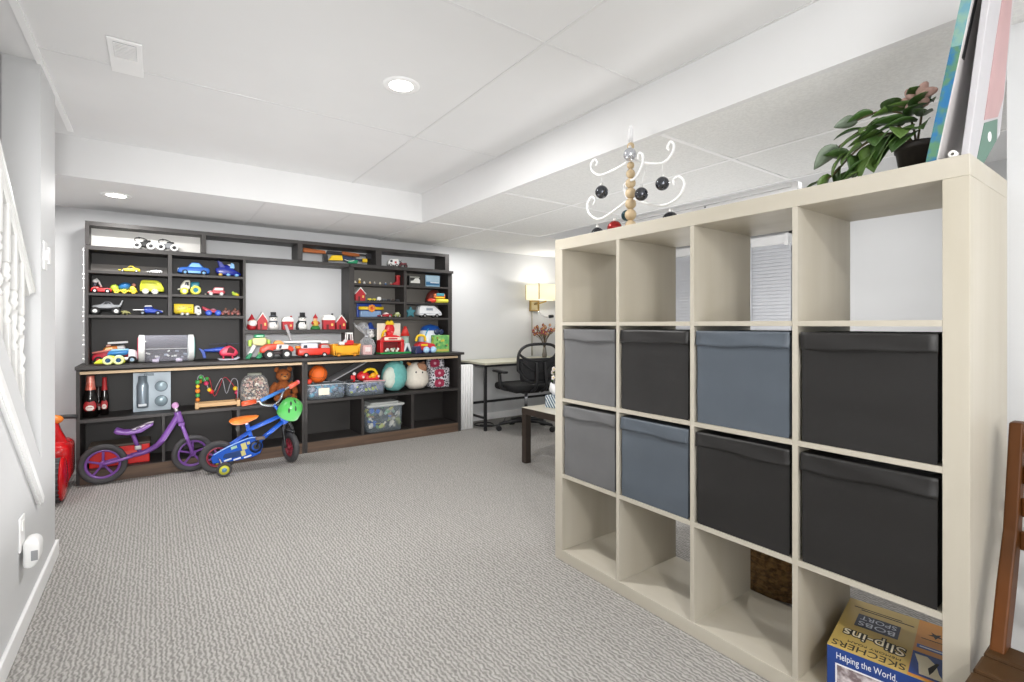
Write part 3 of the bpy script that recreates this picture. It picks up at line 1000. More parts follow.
r = vehicle('toy_car', 'lime yellow wide-wheeled toy car with blue hubs on the counter front edge', 'toy vehicle', (-.258, 4.475, ZC), .18, .095, .075,
            [('body', [(-.5, .12), (-.46, .3), (-.2, .72), (.0, .86), (.12, .8), (.18, .5), (.44, .46), (.46, .14)], pl('#d9e23a'), .8), ('window', [(-.3, .58), (-.18, .76), (-.08, .84), (-.12, .6)], GLASS, .82),
             ('canopy', [(.1, .5), (.16, .86), (.32, .9), (.42, .5)], pl('#b8d8c0'), .6)], [(-.06, .42), (.26, .42)], tyre=pl('#e3e8a0'), hub=pl('#1c4d7c'), group=g2, wf=.3)

# see-through drum lying on its side
r = thing('plastic_drum', 'large clear plastic drum with white and coloured end caps lying on the counter', 'container', (.07, 4.60, ZC + .102), 0, g2)
CL = clear('clear_drum', '#dcdcea', .12, .04)
Mx = Matrix.Rotation(PI / 2, 4, 'Y')
b = B().lathe([(.098, -.14), (.1, -.13), (.1, .0), (.1015, .002), (.1, .004), (.1, .13), (.098, .14)], CL, 36, Mx)
b.done('body', r)
for sx, cm in ((-1, pl('#c9405a')), (1, pl('#57b3ae'))):
    b = B().lathe([(.1, .135), (.1025, .14), (.1025, .168), (.097, .172), (.085, .172)], WH, 36, Mx if sx > 0 else Matrix.Rotation(-PI / 2, 4, 'Y'))
    o = b.done('end_cap', r)
    B().lathe([(0, .178), (.08, .178), (.09, .172), (.09, .165), (0, .165)], cm, 32, Mx if sx > 0 else Matrix.Rotation(-PI / 2, 4, 'Y')).done('cap_disc', o)
b = B()
rng = random.Random(3)
for k in range(13):
    x = rng.uniform(-.12, .12)
    a = rng.uniform(-2.9, -.2)
    q = rng.uniform(.05, .085)
    b.box((x, q * math.cos(a) * .9, q * math.sin(a)), (rng.uniform(.012, .03), .012, rng.uniform(.01, .02)), rng.choice([WH, pl('#d8d3ea'), pl('#aeb4c4')]), .003, rot=(a, rng.uniform(-.6, .6), 0))
b.done('contents', r)
for sx in (-.07, .075):
    B().cyl((sx - .02, -.06, -.09), (sx + .02, -.06, -.09), .012, pl('#e3d9ef')).done('foot', r)
B().tube([(x, -.1005, .0) for x in (-.13, -.06, .0, .06, .13)], .0015, WH, 6).done('seam', r)

# helicopter
r = thing('toy_helicopter', 'toy helicopter with red cabin and blue tail on the counter', 'toy vehicle', (.405, 4.52, ZC), 0, g2)
HB, HR = pl('#2448a8'), pl('#d83b58')
b = B().tube([(-.10, 0, .082), (-.05, 0, .08), (.03, 0, .085), (.06, 0, .08)], [.008, .014, .022, .02], HB, 12, spline=4)
b.done('tail_boom', r)
b = B().prism([(-.135, .10), (-.105, .085), (-.09, .06), (-.10, .035), (-.115, .06), (-.125, .08)], -.006, .006, HB, .002)
b.prism([(-.112, .05), (-.088, .052), (-.085, .022), (-.104, .02)], -.005, .005, HB, .002)
b.done('tail_fin', r)
b = B().prism([(.01, .035), (.0, .07), (.03, .10), (.075, .118), (.118, .085), (.135, .055), (.11, .03)], -.035, .035, HR, .012, seg=3, smooth=False)
shade(b.done('cabin', r), 60)
B().prism([(.05, .06), (.062, .098), (.08, .104), (.108, .078), (.10, .052)], -.0365, .0365, pl('#571520', .15), .002).done('window', r)
for s in (-1, 1):
    B().tube([(-.005, s * .04, .01), (.02, s * .04, .006), (.11, s * .04, .006), (.14, s * .04, .022)], .005, pl('#b8b8c4'), 8, spline=3).done('skid', r)
    B().cyl((.03, s * .04, .008), (.03, s * .02, .045), .004, HR, n=6).done('skid_strut', r)
    B().cyl((.095, s * .04, .008), (.09, s * .02, .045), .004, HR, n=6).done('skid_strut', r)
B().cyl((.055, 0, .11), (.055, 0, .128), .006, TYRE, n=8).done('rotor_mast', r)
b = B()
b.box((.045, 0, .129), (.22, .012, .003), pl('#2d2d55'), .001)
b.box((.055, 0, .129), (.012, .22, .003), pl('#2d2d55'), .001)
b.done('rotor', r)

# robot
r = thing('toy_robot', 'green and lime toy robot with jointed legs on the counter', 'toy robot', (.70, 4.575, ZC), 0, g2)
r.scale = (1, 1, .84)
G1, G2, LM = pl('#2f9b6c'), pl('#7fd0a8'), pl('#b5dc5a')
B().prism([(-.05, .14), (-.055, .20), (.05, .21), (.055, .15), (.02, .12)], -.03, .03, pl('#e0d8a0'), .01).done('torso', r)
B().box((.0, 0, .222), (.08, .06, .035), G1, .012).done('head', r)
B().box((.0, -.031, .222), (.05, .004, .012), pl('#bfeecf'), .001).done('visor', r)
for s in (-1, 1):
    b = B().prism([(s * .055, .19), (s * .085, .18), (s * .08, .12), (s * .06, .12)], -.02, .02, LM, .006)
    b.done('arm', r)
    lx = -.05 if s < 0 else .03
    b = B().prism([(lx, .14), (lx + .03, .13), (lx + .0, .06), (lx - .03, .03), (lx - .04, .05), (lx - .02, .08)], -.015, .015, WH if s < 0 else LM, .005)
    b.prism([(lx - .06, 0), (lx - .02, 0), (lx + .0, .05), (lx - .025, .06)], -.02, .02, G1, .006)
    b.done('leg', r)
# red monster truck
r = vehicle('toy_monster_truck', 'red and orange toy monster truck with white striped sides on the counter', 'toy vehicle', (.815, 4.463, ZC), .26, .12, .155,
            [('body', [(-.5, .34), (-.48, .6), (-.3, .78), (-.1, .8), (.1, .78), (.46, .62), (.5, .4), (.3, .3), (.2, .5), (-.1, .5), (-.2, .3)], pl('#dc4a34'), .62),
             ('cabin', [(-.12, .76), (-.06, .96), (.1, .98), (.22, .76)], pl('#e8a05c'), .55), ('side_panel', [(-.05, .5), (-.02, .76), (.32, .74), (.3, .52)], pl('#e6dcd8'), .64),
             ('window', [(.02, .54), (.04, .72), (.12, .72), (.1, .54)], pl('#39394a'), .655), ('chassis', [(-.3, .22), (-.26, .4), (.28, .4), (.32, .22)], pl('#3a2f30'), .4)],
            [(-.25, .25), (.25, .25)], group=g2, wf=.26, hub=pl('#d9d6d2'))
B().cyl((.14, -.02, .09), (.18, -.02, .09), .012, OG, n=10).done('exhaust', r)
# fire engine with ladder
r = vehicle('toy_fire_engine', 'large red toy fire engine with long white ladder on the counter', 'toy vehicle', (1.112, 4.50, ZC), .27, .10, .125,
            [('body', [(-.5, .14), (-.5, .62), (.5, .62), (.5, .3), (.46, .14)], pl('#d93a2a'), 1), ('cab', [(.16, .6), (.18, .9), (.42, .9), (.5, .6)], pl('#c8382c'), .95),
             ('cab_window', [(.2, .62), (.22, .84), (.41, .84), (.47, .62)], pl('#a89a98'), .97), ('rear_box', [(-.4, .6), (-.4, .98), (.1, .98), (.12, .6)], pl('#d9dbe6'), .9),
             ('box_window', [(-.34, .66), (-.34, .86), (-.22, .86), (-.22, .66)], pl('#2a2c38'), .92)], [(-.26, .17), (.3, .17)], group=g2, hub=pl('#d9d9d9'))
b = B()
for s in (-1, 1):
    b.box((-.06, s * .018, .135), (.36, .006, .014), WH, .002)
for k in range(12):
    b.box((-.22 + k * .029, 0, .135), (.006, .036, .008), WH)
b.box((.09, 0, .13), (.06, .05, .025), WH, .004)
b.done('ladder', r)
b = B().box((-.20, -.01, .205), (.022, .012, .16), pl('#9b9a9c'), .003, rot=(0, -.32, 0))
b.done('raised_boom', r)
# yellow dumper
r = thing('toy_dumper', 'orange yellow toy dump box with red and white loader on top', 'toy vehicle', (1.374, 4.475, ZC), 0, g2)
OY = pl('#e9a21f')
b = B()
b.prism([(-.11, .012), (-.125, .11), (-.105, .11), (-.09, .03), (.09, .03), (.105, .11), (.125, .11), (.11, .012)], -.07, .07, OY, .006)
b.box((0, .064, .062), (.22, .012, .095), OY, .004)
b.box((0, -.064, .055), (.22, .012, .08), OY, .004)
b.done('box', r)
for sx in (-.07, .07):
    for sy in (-1, 1):
        wheel(r, sx, .02, sy * .06, .02, .02, pl('#c47a14'), OY)
b = B().box((.03, 0, .12), (.09, .06, .045), RD, .01)
b.box((-.03, 0, .115), (.05, .06, .03), WH, .008)
b.done('loader_body', r)
b = B().tube([(.015, -.02, .14), (.02, -.02, .20), (.06, -.02, .20), (.065, -.02, .14)], .006, WH, 8)
b.tube([(.015, .03, .14), (.02, .03, .20), (.06, .03, .20), (.065, .03, .14)], .006, WH, 8)
b.box((.04, .005, .205), (.055, .06, .01), WH, .003)
b.done('roll_cage', r)
B().ball((-.005, -.03, .135), .016, pl('#d8dce0'), 10).done('driver', r)

# ------------------------------------------------------------------ figures on the middle shelf
g4 = 'christmas ornaments on the middle shelf board'
ZS = 1.048
SNOW, CRED, COAL = mat('snow_white', '#f2f0ec', .5, var=.02), mat('christmas_red', '#b3202a', .45, var=.05), mat('coal_black', '#202022', .5)
SKIN = mat('doll_skin', '#e4b291', .5)


def gnome(label, x):
    r = thing('gnome_figure', label, 'ornament', (x, YT, ZS), 0, g4)
    B().lathe([(0, 0), (.032, 0), (.037, .02), (.03, .055), (0, .06)], CRED, 18).done('body', r)
    b = B().lathe([(0, .02), (.022, .03), (.035, .05), (.03, .075), (.015, .085), (0, .085)], SNOW, 18, Matrix.Translation((.004, -.012, 0)))
    b.done('beard', r)
    B().ball((0, -.03, .078), .008, SKIN, 10).done('nose', r)
    B().lathe([(0, .135), (.006, .125), (.02, .095), (.034, .075), (.03, .07), (0, .07)], CRED, 18).done('hat', r)


def snowman(label, x, scarf, dark=False):
    r = thing('snowman_figure', label, 'ornament', (x, YT, ZS), 0, g4)
    B().lathe([(0, 0), (.032, .0), (.043, .022), (.042, .045), (.03, .066), (.026, .07)], SNOW, 20).done('body', r)
    B().ball((0, 0, .088), (.03, .03, .028), SNOW, 16).done('head', r)
    b = B().lathe([(0, .15), (.02, .15), (.022, .147), (.021, .115), (.034, .112), (.034, .106), (0, .106)], COAL, 20)
    b.done('top_hat', r)
    B().lathe([(.0225, .116), (.0225, .124), (.0215, .124)], scarf, 18).done('hat_band', r)
    b = B()
    for s in (-1, 1):
        b.ball((s * .011, -.027, .094), .0035, COAL, 8)
    b.ball((0, -.042, .03), .0035, COAL, 8)
    b.ball((0, -.04, .05), .0035, COAL, 8)
    b.done('buttons', r)
    B().cyl((0, -.027, .087), (.002, -.045, .085), .004, pl('#e07a24'), r1=.0005, n=8).done('carrot_nose', r)
    b = B().lathe([(.025, .06), (.033, .065), (.033, .072), (.027, .076)], scarf, 18)
    b.box((.018, -.034, .052), (.012, .006, .03), scarf, .002)
    b.done('scarf', r)
    if dark:
        b = B().prism([(-.05, 0), (-.052, .05), (-.03, .085), (-.02, .05), (-.025, 0)], -.02, .02, COAL, .008)
        b.done('cape', r)


def house(label, x, w, h, roof_side, chim=True, gable=False):
    """little red house; gable: pointed front towards the room, else the roof slope faces the room"""
    r = thing('house_ornament', label, 'ornament', (x, YT, ZS), 0, g4)
    e = h * .62
    if gable:
        B().prism([(-w * .42, 0), (-w * .42, e * .8), (0, h * .95), (w * .42, e * .8), (w * .42, 0)], -.03, .03, CRED, .002).done('walls', r)
        b = B()
        for s in (-1, 1):
            b.prism([(s * w * .5, e * .72), (s * w * .5, e * .82), (0, h), (0, h * .9)], -.036, .036, SNOW, .003)
        b.done('roof', r)
    else:
        B().box((0, 0, e / 2), (w * .86, .06, e), CRED, .002).done('walls', r)
        b = B().prism([(-w * .5, e), (-w * .36, h * .93), (0, h), (w * .36, h * .93), (w * .5, e)], -.034, .034, SNOW, .005)
        b.done('roof', r)
    b = B()
    b.box((-w * .12, -.0315, e * .28), (w * .18, .003, e * .5), pl('#5d1418'), .001)
    b.done('door', r)
    B().box((w * .22, -.0315, e * .5), (w * .16, .003, e * .26), pl('#e8c66a'), .001).done('window', r)
    if chim:
        B().box((w * .3, .0, h * .97), (.014, .016, h * .22), COAL if roof_side else CRED, .002).done('chimney', r)


gnome('red hatted gnome with white beard at the left end of the middle shelf board', .653)
house('pointed red house with snowy gable roof beside the gnome', .73, .09, .148, 0, False, True)
snowman('white snowman with black top hat standing left of the middle on the shelf board', .818, mat('scarf_grey', '#5b5f66', .7))
house('low red house with white roof right of the white snowman', .93, .10, .112, 0, True)
snowman('snowman in a black cape and black top hat on the middle shelf board', 1.053, mat('scarf_black', '#29292b', .7), True)
r = thing('elf_figure', 'small elf figure in red hat on a green base beside the caped snowman', 'ornament', (1.163, YT, ZS), 0, g4)
B().lathe([(0, 0), (.04, 0), (.042, .012), (.03, .03), (0, .034)], pl('#2f7a3a'), 18).done('base', r)
B().lathe([(0, .03), (.024, .03), (.03, .05), (.016, .08), (0, .085)], pl('#d8b04a'), 16).done('body', r)
B().ball((0, 0, .092), .019, SKIN, 14).done('head', r)
B().lathe([(0, .145), (.006, .13), (.02, .105), (.022, .10), (0, .10)], CRED, 16).done('hat', r)
for s in (-1, 1):
    B().tube([(s * .02, 0, .07), (s * .032, -.012, .055), (s * .02, -.024, .05)], .007, CRED, 8, spline=3).done('arm', r)
house('square red house with white roof and dark chimney, second ornament from the right end', 1.276, .118, .136, 1, True)
house('red house with snowy gable and chimney at the right end of the middle shelf board', 1.385, .10, .135, 1, True, True)

# ------------------------------------------------------------------ right half of the counter
g5 = 'toys at the right end of the countertop'
r = thing('gift_bag', 'silvery cellophane gift bag with pink box inside, tied at the top', 'gift bag', (1.574, 4.472, ZC), 0, g5)
CEL = clear('cellophane', '#d8dade', .16, .08)
b = B()
rows = []
for i, (rr, z) in enumerate(((.062, 0), (.075, .03), (.078, .09), (.06, .14), (.02, .172), (.016, .18), (.03, .20), (.05, .24), (.06, .285))):
    row = []
    for k in range(22):
        a = 2 * PI * k / 22
        q = rr * (1 + .16 * math.sin(5 * a + i) * (.4 if i < 4 else 1))
        row.append((q * math.cos(a) - (.03 if i > 6 else 0) * (i - 6), .7 * q * math.sin(a), z + (.02 * math.sin(3 * a) if i == 8 else 0)))
    rows.append(row)
b.quadstrip(rows, CEL, False, True)
b.done('wrap', r)
B().box((0, 0, .05), (.085, .06, .09), pl('#d9a5a2'), .006).done('pink_box', r)
B().box((-.0, -.031, .055), (.05, .003, .04), pl('#f0e4e0'), .001).done('box_label', r)
B().tube([(.016 * math.cos(a), .013 * math.sin(a), .176) for a in [2 * PI * k / 10 for k in range(10)]], .004, pl('#bdbdc2'), 6, closed=True).done('tie', r)
r = thing('wizard_doll', 'plush figure in dark green robe with white face and blue hat behind the gift bag', 'doll', (1.692, 4.705, ZC), 0, g5)
DG = mat('robe_green', '#22342c', .8, bump=.2)
b = B().lathe([(0, 0), (.058, 0), (.056, .06), (.045, .15), (.025, .19), (0, .195)], DG, 18)
b.done('robe', r)
B().ball((0, 0, .215), (.036, .034, .036), pl('#e4e2e0', .6), 16).done('head', r)
B().lathe([(0, .205), (.03, .19), (.028, .165), (0, .14)], SNOW, 14, Matrix.Translation((0, -.022, 0))).done('beard', r)
b = B().lathe([(.062, .238), (.064, .242), (.034, .248), (.026, .275), (.012, .30), (0, .305)], mat('felt_blue', '#2347a0', .8), 20)
b.done('hat', r)
for s in (-1, 1):
    B().ball((s * .013, -.031, .222), .005, COAL, 8).done('eye', r)
    B().tube([(s * .035, 0, .165), (s * .065, -.02, .12), (s * .05, -.04, .09)], [.016, .014, .011], DG, 10, spline=4).done('arm', r)
# fire station play set
r = thing('toy_playset', 'red and cream toy play set on a green base with red cone tower', 'toy play set', (1.86, 4.58, ZC), 0, g5)
PR, CRM = pl('#cf2227'), pl('#e6dccb')
B().box((.02, 0, .008), (.31, .13, .016), pl('#2f9a52'), .004).done('base', r)
b = B().box((-.13 + .01, .0, .07), (.03, .1, .11), PR, .003)
b.box((.09, .0, .07), (.03, .1, .11), PR, .003)
b.box((-.015, .045, .07), (.2, .012, .11), pl('#7a1a1c'), .002)
b.box((-.015, 0, .125), (.24, .11, .018), PR, .004)
b.done('ground_floor', r)
B().box((-.015, .04, .21), (.24, .014, .17), CRM, .012).done('back_wall', r)
b = B().prism([(-.12, .134), (-.1, .16), (-.04, .18), (.03, .18), (.08, .16), (.10, .134)], -.045, .02, PR, .008)
b.done('awning', r)
B().box((-.01, -.052, .145), (.17, .008, .03), CRM, .003).done('sign_board', r)
b = B().box((-.012, -.058, .146), (.09, .003, .014), pl('#b02a2c'), .001)
b.done('sign_panel', r)
b = B().ball((-.015, .02, .235), (.05, .03, .06), PR, 16)
b.cyl((-.015, .02, .16), (-.015, .02, .22), .035, PR, n=14)
b.done('mascot_body', r)
b = B().prism([(-.06, .28), (-.06, .30), (-.04, .325), (-.02, .305), (0, .33), (.02, .3), (.03, .28)], -.0, .03, YE, .004)
b.done('yellow_crest', r)
B().tube([(-.09, .02, .16), (-.085, .0, .21), (-.06, -.01, .225)], .012, YE, 8, spline=3).done('slide', r)
b = B()
for k in range(8):
    b.box((-.07 + k * .018, -.03 + (k % 3) * .012, .03 + (k % 2) * .014), (.02, .018, .022), [CRM, WH, pl('#9fb7a4')][k % 3], .004)
b.done('vehicle_inside', r)
b = B().cyl((.145, .02, .016), (.145, .02, .17), .036, pl('#98b3a8'), n=18)
b.done('tower', r)
B().cyl((.145, .02, .17), (.145, .02, .265), .047, pl('#c8332b'), r1=.012, n=18).done('tower_roof', r)
b = B().prism([(.10, .016), (.125, .1), (.165, .1), (.19, .016), (.17, .016), (.145, .075), (.12, .016)], -.04, -.02, pl('#d5dde0'), .003)
b.box((.145, -.018, .05), (.04, .004, .06), pl('#22405a'), .001)
b.done('tower_arch', r)
# activity toy
r = thing('activity_toy', 'red and navy baby activity toy with yellow handle and pale blue balls', 'toy', (2.15, 4.475, ZC), 0, g5)
b = B().prism([(-.1, .03), (-.09, .09), (-.03, .115), (.04, .10), (.10, .09), (.105, .03)], -.05, .05, pl('#c22733'), .014)
b.done('body', r)
B().prism([(-.115, .0), (-.11, .07), (-.06, .075), (-.04, .0)], -.055, .055, pl('#1e2455'), .008).done('front_block', r)
B().box((.03, 0, .03), (.12, .11, .05), pl('#27357c'), .012).done('base', r)
B().tube([(-.1, -.03, .12), (-.085, -.03, .165), (-.05, -.03, .178), (-.01, -.03, .165), (.0, -.03, .12)], .012, YE, 10, spline=4).done('handle', r)
for x in (.0, .075):
    B().ball((x, -.05, .034), .033, pl('#a9cde8'), 16).done('ball', r)
b = B().box((-.02, -.052, .082), (.07, .006, .02), YE, .003)
b.done('yellow_band', r)
B().tube([(.08, 0, .09), (.1, 0, .13), (.09, 0, .16)], .009, pl('#8fae3c'), 8, spline=3).done('green_lever', r)
# blue white round case
r = thing('toy_helmet', 'white and blue domed toy helmet with dark goggles behind the green box', 'toy helmet', (2.315, 4.672, ZC), 0, g5)
b = B().lathe([(.115, .0), (.13, .06), (.13, .15), (.11, .22), (.08, .262), (0, .285)], pl('#dfe6ee'), 28, Matrix.Diagonal((1, .72, 1, 1)))
b.done('shell', r)
b = B().lathe([(.112, .221), (.083, .264), (0, .289)], pl('#2458ad'), 28, Matrix.Diagonal((1, .74, 1, 1)))
b.done('blue_top', r)
for x in (.03, .088):
    B().lathe([(.0, .012), (.02, .012), (.03, .006), (.03, -.004), (0, -.004)], pl('#2a3658', .2), 18, Matrix.Translation((x, -.088 + (x - .03) * .25, .205)) @ Matrix.Rotation(PI / 2, 4, 'X')).done('goggle_lens', r)
B().tube([(-.10, -.06, .10), (-.085, -.072, .18), (-.05, -.06, .24)], .006, pl('#3fa8c8'), 8, spline=4).done('blue_stripe', r)
# green box
GB = mat('green_print', '#8cc468', .5, hex2='#5ba45c', nscale=26, contrast=(.4, .6))
r = thing('toy_box', 'square bright green printed toy box at the right end of the counter', 'box', (2.356, 4.53, ZC), 0, g5)
B().box((0, 0, .087), (.178, .06, .174), GB, .004).done('carton', r)
b = B()
rng = random.Random(5)
for k in range(14):
    b.box((rng.uniform(-.07, .07), -.0305, rng.uniform(.03, .15)), (rng.uniform(.01, .03), .002, rng.uniform(.008, .02)), pl(rng.choice(['#d8c24a', '#2f6e43', '#c8e08a', '#b98a3a'])), .0005)
b.box((0, -.0305, .02), (.16, .002, .022), pl('#c2b85a'), .0005)
b.done('print', r)

# ------------------------------------------------------------------ right shelf, small things
TC = ['#e9e4d8', '#e0b23c', '#e9e9e6', '#c9a878', '#8d8f94', '#d5d0b0', '#3a6ea8', '#b84a3c']
for k, x in enumerate((1.515, 1.555, 1.60, 1.655, 1.70, 1.755, 1.81, 1.865)):
    r = thing('toy_figurine', ['tiny cream seated figurine at the left end of the top row', 'tiny yellow figurine, tallest in the row of miniature figures', 'tiny white figurine third in the row of miniature figures', 'tiny tan figurine fourth in the row of miniature figures', 'tiny grey figurine in the middle of the miniature row', 'tiny pale olive figurine, sixth in the row of miniature figures', 'tiny blue figurine, second from the red boot', 'tiny brick red figurine standing next to the red boot'][k], 'figurine', (x, YT - .02, 1.476), 0, 'row of miniature figures on the right shelf')
    h = .05 if k == 1 else .026
    B().lathe([(0, 0), (.012, 0), (.012, .006), (.008, h * .6), (0, h * .62)], pl(TC[k]), 10).done('body', r)
    B().ball((0, 0, h * .78), h * .24, pl('#ece3d2'), 8).done('head', r)
r = thing('toy_boot', 'small red felt boot at the right end of the miniature row', 'ornament', (1.938, YT, 1.476))
b = B().prism([(-.045, 0), (-.05, .018), (-.035, .03), (-.012, .04), (-.012, .1), (.022, .1), (.024, 0)], -.018, .018, CRED, .008, seg=3)
shade(b.done('boot', r), 60)
bx(-.016, .026, -.021, .021, .085, .103, pl('#c0443c'), None, .006).done('cuff', r)
r = thing('toy_box', 'dark box with black and white car picture on the right shelf', 'box', (2.115, YT, 1.478), 0, g3)
bx(-.06, .06, -.03, .03, 0, .105, pl('#3a3a38'), None, .003).done('carton', r)
b = B().prism([(-.05, .03), (-.048, .05), (-.02, .055), (.0, .078), (.035, .08), (.052, .06), (.052, .03)], -.032, -.0302, pl('#e4e4df'), .0)
b.prism([(-.055, .082), (-.055, .095), (.05, .095), (.05, .086)], -.032, -.0302, pl('#a8a89f'))
b.done('picture', r)
r = thing('picture_card', 'light blue picture card standing on the right shelf above the red hat', 'picture', (2.323, YT, 1.478), 0, g3)
bx(-.08, .08, -.008, .008, 0, .12, pl('#9cc4de'), None, .002).done('card', r)
b = bx(-.075, .075, -.0095, -.008, .06, .112, pl('#bcd9ea'))
bx(-.075, .075, -.0098, -.008, .02, .05, pl('#3d7fb0'), b)
bx(-.03, .07, -.0102, -.008, .04, .055, pl('#e2ecf2'), b)
b.done('print', r)
ZS_old, ZS = ZS, 1.314
house('little red house with white roof alone on the right shelf', 1.562, .108, .132, 0, False, True)
ZS = ZS_old
TR = ['#d9c93e', '#d9c93e', '#e6e6e2', '#5b5d62', '#39393d', '#4a3f3a', '#2f3136']
for k in range(7):
    x = 1.65 + k * .047
    r = thing('train_wagon', ['yellow front wagon of the tiny toy train', 'yellow second wagon of the tiny toy train', 'white domed wagon of the tiny toy train', 'grey wagon behind the white one of the tiny train', 'black wagon of the tiny toy train', 'dark brown wagon of the tiny toy train', 'last black wagon of the tiny toy train'][k], 'toy train', (x, YT - .02, 1.314), 0, 'wagons of the tiny toy train')
    h = .044 if k == 2 else .026
    B().prism([(-.02, .007), (-.02, h * .75), (-.012, h), (.012, h), (.02, h * .75), (.02, .007)], -.01, .01, pl(TR[k]), .003).done('body', r)
    for sx in (-.012, .012):
        for sy in (-1, 1):
            B().cyl((sx, sy * .008, .007), (sx, sy * .011, .007), .007, TYRE, n=10).done('wheel', r)
r = thing('toy_hat', 'dark red and orange toy hat pile with a yellow bar on the right shelf', 'toy', (2.335, YT - .008, 1.312), 0, g3)
b = B().lathe([(.095, 0), (.09, .05), (.07, .10), (.03, .135), (0, .14)], pl('#5d1f18', .6), 22, Matrix.Diagonal((1, .7, 1, 1)))
b.done('crown', r)
b = B().box((.03, -.06, .07), (.13, .03, .05), pl('#d06a24'), .012)
b.box((.035, -.076, .085), (.09, .008, .03), pl('#3c8a96'), .006)
b.box((.03, -.076, .055), (.1, .008, .012), YE, .003)
b.done('badge', r)
B().cyl((-.02, -.075, .022), (.118, -.075, .022), .02, pl('#d9d04a'), n=14).done('yellow_bar', r)
B().ball((-.06, -.07, .024), (.05, .03, .022), RO, 14).done('red_lobe', r)
B().prism([(-.13, 0), (-.12, .012), (-.08, .02), (-.07, 0)], -.09, -.05, COAL, .004).done('brim', r)
r = thing('toy_play_scene', 'blue toy scene with a yellow and orange flower bar across the front', 'toy', (1.662, YT + .005, 1.162), 0, g3)
b = B().box((0, .02, .065), (.24, .02, .13), pl('#22439a'), .004)
b.done('back_board', r)
B().box((0, -.01, .03), (.2, .05, .06), pl('#7f9cc0'), .008).done('base', r)
b = B().cyl((-.115, -.03, .085), (.12, -.03, .085), .016, YE, n=12)
b.done('yellow_bar', r)
for a in range(8):
    an = a * PI / 4
    B().ball((.005 + .024 * math.cos(an), -.046, .085 + .024 * math.sin(an)), (.014, .008, .014), pl('#e58a2c'), 10).done('petal', r)
B().ball((.005, -.053, .085), .012, pl('#d8502a'), 10).done('flower_centre', r)
vehicle('toy_car', 'small red toy sports car below the blue flower scene', 'toy vehicle', (1.785, 4.575, 1.162), .14, .055, .05,
        [('body', RACE, pl('#9c2028'), 1), ('cabin', [(-.12, .52), (.0, .9), (.12, .92), (.3, .58)], pl('#e8dcd8'), .75)], [(-.3, .24), (.3, .24)], group=g3)
vehicle('toy_car', 'tiny olive green toy jeep right of the small red sports car', 'toy vehicle', (1.917, 4.60, 1.162), .07, .05, .05,
        [('body', SEDAN, pl('#8f9a4e'), 1), ('cabin', [(-.25, .55), (-.2, .98), (.3, 1), (.36, .58)], pl('#c8cfa8'), .8)], [(-.3, .24), (.3, .24)], group=g3)
r = thing('star_ornament', 'teal plush star leaning on the right shelf beside the white camper', 'star', (2.085, YT + .02, 1.162), 0, g3)
pts = []
for k in range(10):
    a = PI / 2 + k * PI / 5
    q = .062 if k % 2 == 0 else .03
    pts.append((q * math.cos(a), .055 + q * math.sin(a)))
b = B().prism(pts, -.014, .014, mat('teal_felt', '#4f8f9c', .85, bump=.2), .006, seg=3)
b.done('star', r)
vehicle('toy_camper', 'white toy camper van on the right shelf', 'toy vehicle', (2.28, YT, 1.162), .255, .10, .125,
        [('body', [(-.5, .18), (-.5, .6), (-.46, .9), (-.4, .98), (.16, .98), (.3, .76), (.46, .5), (.5, .3), (.48, .18)], pl('#eef0f2'), 1, .06), ('windscreen', [(.17, .76), (.19, .9), (.3, .72), (.26, .62)], GLASS, .97), ('side_window', [(-.2, .58), (-.2, .78), (.08, .78), (.1, .58)], pl('#9aa4b0'), 1.01, .01), ('lower_stripe', [(-.48, .3), (-.48, .36), (.46, .36), (.46, .3)], pl('#c3c8ce'), 1.01, .01)],
        [(-.26, .16), (.27, .16)], hub=pl('#9a9a9a'), group=g3)

# ------------------------------------------------------------------ inside the low cabinets
ZF = .4435        # upper compartment shelf
ZL = .09         # lower compartment floor
g6 = 'things in the upper compartments of the low cabinets'
DKG = mat('dark_bottle_glass', '#14100f', .12)
FOIL = mat('bottle_foil', '#c0452b', .3, .3, hex2='#e8a090', nscale=30)
LBW, LBR = mat('bottle_label', '#e9e2da', .5), mat('bottle_label_red', '#a82024', .5)


def bottle(label, x, y, h, rad, foil):
    r = thing('bottle', label, 'bottle', (x, y, ZF), 0, 'dark bottles in the low cabinet')
    B().lathe([(0, 0), (rad, .002), (rad, h * .44), (rad * .9, h * .52), (rad * .70, h * .655), (rad * .36, h * .95), (rad * .4, h * .97), (0, h * .97)], DKG, 22).done('body', r)
    B().lathe([(rad * .74, h * .66), (rad * .62, h * .76), (rad * .52, h * .96), (rad * .52, h), (0, h)], foil, 18).done('foil_cap', r)
    b = B()
    b.ball((0, -rad * .80, h * .275), (rad * .85, rad * .27, h * .15), LBR, 18)
    b.ball((0, -rad * .84, h * .245), (rad * .68, rad * .27, h * .095), LBW, 18)
    b.box((0, -rad * 1.11, h * .245), (rad * .7, .002, h * .012), LBR)
    b.done('label', r)


bottle('largest dark bottle with orange red foil neck at the left end of the low cabinet', -.371, 4.55, .29, .042, FOIL)
bottle('slim dark bottle with crimson neck and round red label, right of the largest bottle', -.298, 4.60, .27, .024, LBR)
bottle('dark bottle half hidden behind the largest bottle', -.335, 4.66, .20, .026, mat('dark_foil', '#2a1a18', .4))

